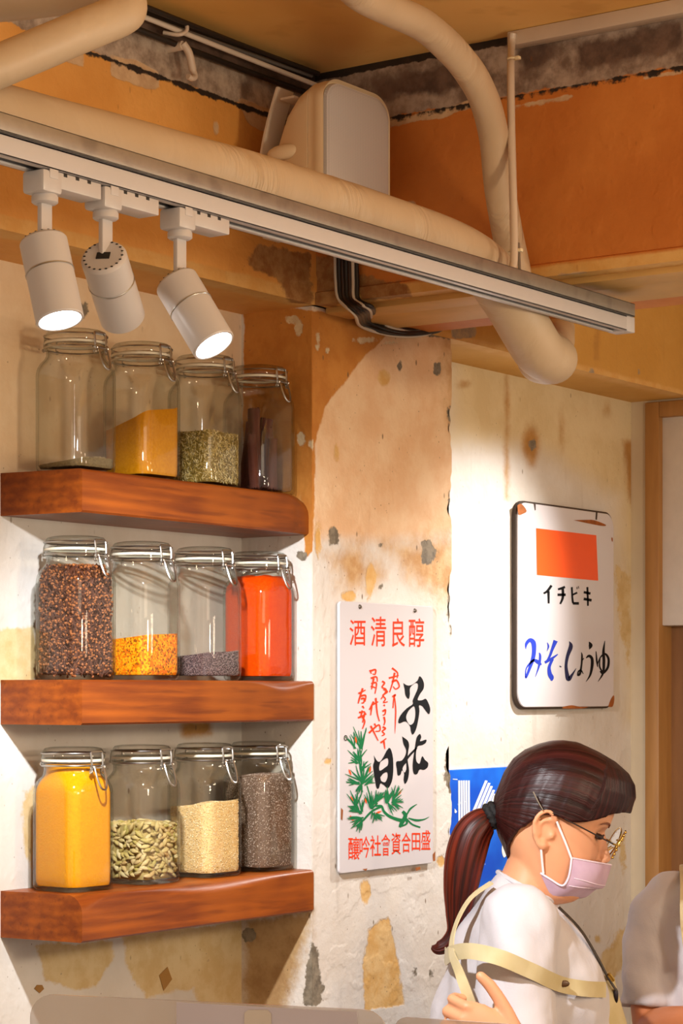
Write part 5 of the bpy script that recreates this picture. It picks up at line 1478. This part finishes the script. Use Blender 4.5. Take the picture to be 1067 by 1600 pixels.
for s in (-1, 1):
    tp.tube(smooth_pts([tuple(MH @ Vector(p)) for p in ((.104, s*.0715, .0185), (.06, s*.0785, .0260), (.018, s*.0825, .033), (.0, s*.0835, .0365), (-.014, s*.0815, .033))], 5), .0012, 8)
obj('temple', tp, m_dark, go, local=True, label='thin dark temples')
t = NT('spectacle_glass'); tr = t.n('ShaderNodeBsdfTransparent'); tr.inputs[0].default_value = (.95, .96, 1, 1); g_ = t.n('ShaderNodeBsdfGlossy'); g_.inputs['Roughness'].default_value = .02
lw = t.n('ShaderNodeLayerWeight'); lw.inputs['Blend'].default_value = .5; mx = t.n('ShaderNodeMixShader'); t.l(t.math('ADD', t.math('MULTIPLY', t.math('POWER', lw.outputs['Facing'], 4), .7), .06, True), mx.inputs[0]); t.l(tr.outputs[0], mx.inputs[1]); t.l(g_.outputs[0], mx.inputs[2]); t.l(mx.outputs[0], t.out.inputs[0])
for Mg in cL:
    le = MB(); le.loft([[(x, .0248*cos(2*pi*k/40), .0248*sin(2*pi*k/40)) for k in range(40)] for x in (-.0005, .0005)]); obj('lens', le.xf(Mg), t.mat, go, local=True)
# T-shirt
tee = MB()
tee.loft([ringL((777, 1364), (868, 1408), .064), ringL((770, 1374), (874, 1420), .078), ringL((757, 1388), (886, 1432), .118), ringL((741, 1408), (900, 1450), .155, .9), ringL((725, 1440), (918, 1476), .176, .85), ringL((712, 1482), (936, 1510), .178, .85), ringL((690, 1535), (950, 1550), .174, .85),
          ringL((672, 1595), (958, 1600), .170, .9), ringL((664, 1680), (956, 1680), .165, .9), ringL((668, 1780), (950, 1780), .168, .9), ringL((672, 1850), (946, 1850), .172, .9)])
limb(tee, [L(812, 1446, -.135), L(808, 1494, -.160), L(806, 1560, -.180), L(808, 1625, -.195)], [.066, .064, .060, .062], 24)
limb(tee, [L(832, 1446, .148), L(845, 1500, .180), L(856, 1580, .195), L(864, 1630, .195)], [.064, .062, .064, .066], 24)
tm = remesh(tee, .006, 4, .5)
def folds(mb, amp, seeds):
    rnd = random.Random(seeds); W = [(Vector((rnd.uniform(-1, 1), rnd.uniform(-1, 1), rnd.uniform(-1, 1))).normalized(), rnd.uniform(35, 90), rnd.random()*6) for _ in range(7)]
    a = np.array(mb.v); h = np.zeros(len(a))
    for d, f, ph in W:
        s = a @ np.array(d); w = np.sin(s*f+ph+1.6*np.sin(a[:, 2]*14+ph)); h += np.sign(w)*np.abs(w)**1.5
    me = bpy.data.meshes.new('t'); me.from_pydata(mb.v, [], mb.f); nn = np.empty(len(a)*3); me.vertices.foreach_get('normal', nn); bpy.data.meshes.remove(me)
    mb.v = [tuple(p) for p in a+nn.reshape(-1, 3)*(h*amp/3)[:, None]]
    return mb
tm = folds(tm, .0055, 3)
SHIRT[0] = BVHTree.FromPolygons([Vector(v) for v in tm.v], tm.f)
obj('t_shirt', tm, m_tee, wom, local=True, angle=180)
cr = MB(); pts = ringL((778, 1363), (868, 1408), .0645); cr.tube(pts+[pts[0], pts[1]], .0042, 8, cap=False); obj('collar', cr, m_tee, wom, local=True)
# apron: bib, skirt, straps meeting at the back
def strap(mb, pts, w, th=.0022, nrm=None):
    """flat band: pts with outward normals"""
    q = smooth_pts([tuple(p)+tuple(n_) for p, n_ in pts], 8); V = [Vector(p[:3]) for p in q]; N = [Vector(p[3:]).normalized() for p in q]; rings = []
    if SHIRT[0]:
        push = []
        for i in range(len(V)):
            h = SHIRT[0].ray_cast(V[i]+N[i]*.12, -N[i], .12)
            push.append(max(0, (h[0]-V[i]).dot(N[i])+.004) if h[0] else 0)
        push = [max(push[max(0, i-3):i+4]) for i in range(len(push))]
        for _ in range(3): push = [(push[max(0, i-1)]+push[i]*2+push[min(len(push)-1, i+1)])/4 for i in range(len(push))]
        V = [v+n_*h for v, n_, h in zip(V, N, push)]
    for i in range(len(V)):
        t_ = (V[min(i+1, len(V)-1)]-V[max(i-1, 0)]).normalized(); s_ = t_.cross(N[i]).normalized()*w
        rings.append([V[i]+s_, V[i]+s_+N[i]*th, V[i]-s_+N[i]*th, V[i]-s_])
    return mb.loft(rings)
ap = thing  # keep name free
G = []
for (px, py, w) in ((952, 1528, .052), (958, 1545, .070), (966, 1570, .082), (973, 1600, .094), (975, 1680, .125), (974, 1780, .150), (974, 1900, .165), (972, 2050, .170), (968, 2200, .175)):
    row = []
    for k in range(21):
        a = -1+2*k/20; d = .055*a*a*(w/.09)**1.3
        x, _, z = L(px, py); row.append(Vector((x+.004-d+.002*sin(9*a+py), w*a, z)))
    G.append(row)
apron = obj('apron', solidify(G, .0025, MB()), m_apron, wom, local=True, angle=60)
sb = MB(); o_ = lambda *v: Vector(v).normalized()
strap(sb, [(L(934, 1546, -.085), o_(.5, -.9, .1)), (L(905, 1544, -.140), o_(.25, -1, .1)), (L(870, 1536, -.192), o_(0, -1, .15)), (L(825, 1515, -.238), o_(-.1, -1, .25)), (L(780, 1496, -.252), o_(-.15, -1, .2)), (L(735, 1486, -.215), o_(-.5, -.9, .1)), (L(706, 1490, -.150), o_(-.9, -.5, 0)), (L(698, 1496, -.060), o_(-1, -.1, 0)), (L(699, 1480, .04), o_(-1, .1, .1)), (L(722, 1430, .085), o_(-.9, .2, .5)), (L(760, 1385, .095), o_(-.4, .2, .9)), (L(820, 1388, .098), o_(.2, .2, 1)), (L(890, 1440, .095), o_(.7, .1, .7)), (L(935, 1510, .075), o_(.9, .1, .3))], .0125)
obj('strap', sb, m_apron, apron, local=True)
sb = MB()
strap(sb, [(L(768, 1380, -.075), o_(-.3, -.2, 1)), (L(735, 1405, -.085), o_(-.9, -.3, .5)), (L(713, 1445, -.110), o_(-1, -.4, .2)), (L(706, 1485, -.158), o_(-.8, -.7, 0)), (L(718, 1520, -.218), o_(-.5, -.9, 0)), (L(730, 1552, -.238), o_(-.3, -1, 0)), (L(742, 1590, -.238), o_(-.3, -1, 0)), (L(752, 1650, -.22), o_(-.3, -1, 0))], .0085)
obj('strap', sb, m_apron, apron, local=True)
sb = MB()
strap(sb, [(L(872, 1418, -.062), o_(.6, -.4, .7)), (L(905, 1452, -.070), o_(.8, -.4, .5)), (L(930, 1492, -.066), o_(.9, -.4, .3)), (L(948, 1526, -.050), o_(1, -.3, .2)), (L(962, 1548, -.045), o_(1, -.3, .1))], .0035)
obj('lanyard', sb, plain('dark_patterned_cord', '#3a2e20', .5, var=.5, scale=120), wom, local=True)
ck = MB().tube([L(951, 1522, -.058), L(958, 1532, -.052)], .0035, 8); obj('clasp', ck, m_gold, wom, local=True, label='small gold clasp')
bt = MB(); bt.ellipsoid(L(881, 1537, -.186), (.009, .0022, .0055)); obj('button', bt, plain('dark_brown_button', '#4a3018', .35), apron, local=True)
for (px, py, y) in ((933, 1558, -.088), (962, 1556, -.040)):
    bt = MB(); bt.ellipsoid(L(px, py, y), (.0045, .006, .013)); obj('buckle', bt, plain('dark_buckle', '#2a2026', .3, .6), apron, local=True)
tr_ = MB(); tr_.loft([ringL((700, 1800), (940, 1800), .160), ringL((698, 1880), (938, 1880), .172), ringL((704, 1960), (930, 1960), .172)])
for s in (-1, 1): limb(tr_, [(hx, s*.085, zh), (hx+.01, s*.090, zh*.74), (hx+.015, s*.090, zh*.52), (hx, s*.090, zh*.30), (hx-.005, s*.090, .09)], [.095, .084, .068, .062, .056])
obj('trousers', remesh(tr_, .008, 3), m_trous, wom, local=True, angle=180)
for s in (-1, 1):
    sh = MB(); sh.ellipsoid((hx+.05, s*.092, .036), (.135, .050, .036), nu=24, nv=12); sh.box(hx-.085, hx+.185, s*.092-.048, s*.092+.048, 0, .022, .010); obj('shoe', remesh(sh, .006, 3), plain('dark_shoe', '#1c1a1c', .6), wom, local=True, angle=180)

# ------------------------------------------------------------------ the second person, mostly outside the frame
D2 = 3.98; S2 = FPX/D2
c2 = onD(1166, 1300, D2); H2 = c2.z-FLOOR+.03
p2 = thing('person', 'person at the right edge, only the white T-shirt shoulder and bare forearm showing', 'person', (c2.x, c2.y, FLOOR), (0, 0, AZ-pi))
# facing the viewer: +x towards the camera, +y to the right of the photo
def L2(px, py, x=0.0):
    d = D2-x; return (x, (px-CXP)/FPX*d-(1166-CXP)/FPX*D2, (HYP-py)/FPX*d-FLOOR)
b2 = head_mb().xf(Matrix.Translation((.02, 0, H2)) @ Matrix.Rotation(radians(14), 4, 'Y'))
def r2(py, w, d, x=0.0):
    z = L2(0, py)[2]; return [(x+d*cos(2*pi*k/40), w*sin(2*pi*k/40), z) for k in range(40)]
b2.loft([r2(1290, .048, .055, .01), r2(1340, .050, .053, -.01), r2(1372, .060, .058, -.02), r2(1398, .100, .062, -.02), r2(1425, .140, .080, -.015), r2(1480, .148, .098, -.01), r2(1580, .145, .100, 0), r2(1700, .135, .095, 0), r2(1800, .155, .105, 0), r2(1880, .160, .105, 0)])
A2 = [L2(1056, 1412), L2(1026, 1470, .006), L2(1017, 1540, .014), L2(1022, 1612, .03)]
limb(b2, A2, [.040, .038, .038, .037])
limb(b2, [L2(1022, 1612, .03), L2(1040, 1606, .09), L2(1075, 1600, .16), L2(1110, 1598, .20)], [.038, .037, .031, .026])
hx3 = Vector((.6, .8, -.05)).normalized(); z3 = Vector((0, 0, 1)); y3 = z3.cross(hx3).normalized(); z3 = hx3.cross(y3); M3 = Matrix((hx3, y3, z3)).transposed().to_4x4(); M3.translation = Vector(L2(1110, 1598, .20))
h3 = fingers_hand(M3, curl=.5, side=1, thumb_up=False); b2.add(h3.v, h3.f)
limb(b2, [L2(1284, 1412), L2(1318, 1500, .01), L2(1318, 1620, .02), L2(1290, 1640, .12), L2(1260, 1640, .20)], [.042, .040, .037, .032, .026])
hx4 = Vector((.7, -.7, -.05)).normalized(); z4 = Vector((0, 0, 1)); y4 = z4.cross(hx4).normalized(); z4 = hx4.cross(y4); M4 = Matrix((hx4, y4, z4)).transposed().to_4x4(); M4.translation = Vector(L2(1260, 1640, .20))
h4 = fingers_hand(M4, curl=.5, side=-1, thumb_up=False); b2.add(h4.v, h4.f)
zh2 = L2(0, 1870)[2]
for s in (-1, 1):
    limb(b2, [(0, s*.085, zh2), (.01, s*.088, zh2*.74), (.015, s*.088, zh2*.52), (-.005, s*.088, zh2*.30), (-.01, s*.088, .10), (-.005, s*.088, .055)], [.085, .072, .052, .048, .035, .036])
    b2.ellipsoid((.055, s*.092, .032), (.115, .040, .032))
obj('body', remesh(b2, .0036, 3, .5), m_skin2, p2, local=True, angle=180)
hc, st = hair_cap_mb(lambda p: float(np.interp(math.degrees(p), [0, 45, 70, 90, 104, 120, 180], [.080, .070, .036, .030, .025, -.03, -.046])))
hr = obj('hair', hc.xf(Matrix.Translation((.02, 0, H2)) @ Matrix.Rotation(radians(14), 4, 'Y')), m_hair2, p2, local=True, angle=180); strand_attr(hr, st)
t2 = MB()
t2.loft([r2(1352, .070, .064, -.015), r2(1366, .100, .076, -.02), r2(1380, .140, .090, -.018), r2(1404, .170, .108, -.012), r2(1450, .172, .122, -.005), r2(1520, .166, .126, 0), r2(1620, .158, .122, 0), r2(1720, .160, .122, 0), r2(1830, .170, .126, 0)])
limb(t2, [L2(1046, 1404, -.005), L2(1026, 1440, .0), L2(1017, 1500, .008), L2(1015, 1572, .018)], [.052, .050, .052, .055], 26)
limb(t2, [L2(1286, 1404), L2(1306, 1440), L2(1316, 1500, .005), L2(1318, 1576, .01)], [.058, .055, .056, .058], 26)
tm2 = folds(remesh(t2, .006, 3, .5), .0055, 9)
SHIRT[0] = BVHTree.FromPolygons([Vector(v) for v in tm2.v], tm2.f)
obj('t_shirt', tm2, m_tee, p2, local=True, angle=180)
G = []
for (py, w) in ((1500, .09), (1540, .10), (1600, .12), (1700, .15), (1850, .17), (2050, .175)):
    G.append([Vector((.140-.05*(a/10-1)**2, w*(a/10-1), L2(0, py)[2])) for a in range(21)])
ap2 = obj('apron', solidify(G, -.003, MB()), m_apron, p2, local=True, angle=60)
for s in (-1, 1):
    sb = MB(); e0 = 1166+s*88
    strap(sb, [(L2(1166+s*80, 1505, .132), o_(1, 0, .1)), (L2(e0, 1440, .128), o_(1, 0, .3)), (L2(e0, 1385, .085), o_(.6, 0, .8)), (L2(e0, 1362, .0), o_(0, s*.2, 1)), (L2(e0-s*10, 1380, -.085), o_(-.7, 0, .7)), (L2(1166+s*40, 1460, -.135), o_(-1, 0, .2)), (L2(1166-s*30, 1560, -.138), o_(-1, 0, 0))], .017)
    obj('strap', sb, m_apron, ap2, local=True)
tr_ = MB(); tr_.loft([r2(1790, .165, .118), r2(1880, .172, .122), r2(1960, .172, .12)])
for s in (-1, 1): limb(tr_, [(0, s*.085, zh2), (.01, s*.090, zh2*.74), (.015, s*.090, zh2*.52), (0, s*.090, zh2*.30), (-.005, s*.090, .09)], [.095, .084, .068, .062, .056])
obj('trousers', remesh(tr_, .008, 3), m_trous, p2, local=True, angle=180)
for s in (-1, 1):
    sh = MB(); sh.ellipsoid((.05, s*.092, .036), (.135, .050, .036), nu=24, nv=12); sh.box(-.085, .185, s*.092-.048, s*.092+.048, 0, .022, .010); obj('shoe', remesh(sh, .006, 3), plain('dark_shoe', '#1c1a1c', .6), p2, local=True, angle=180)
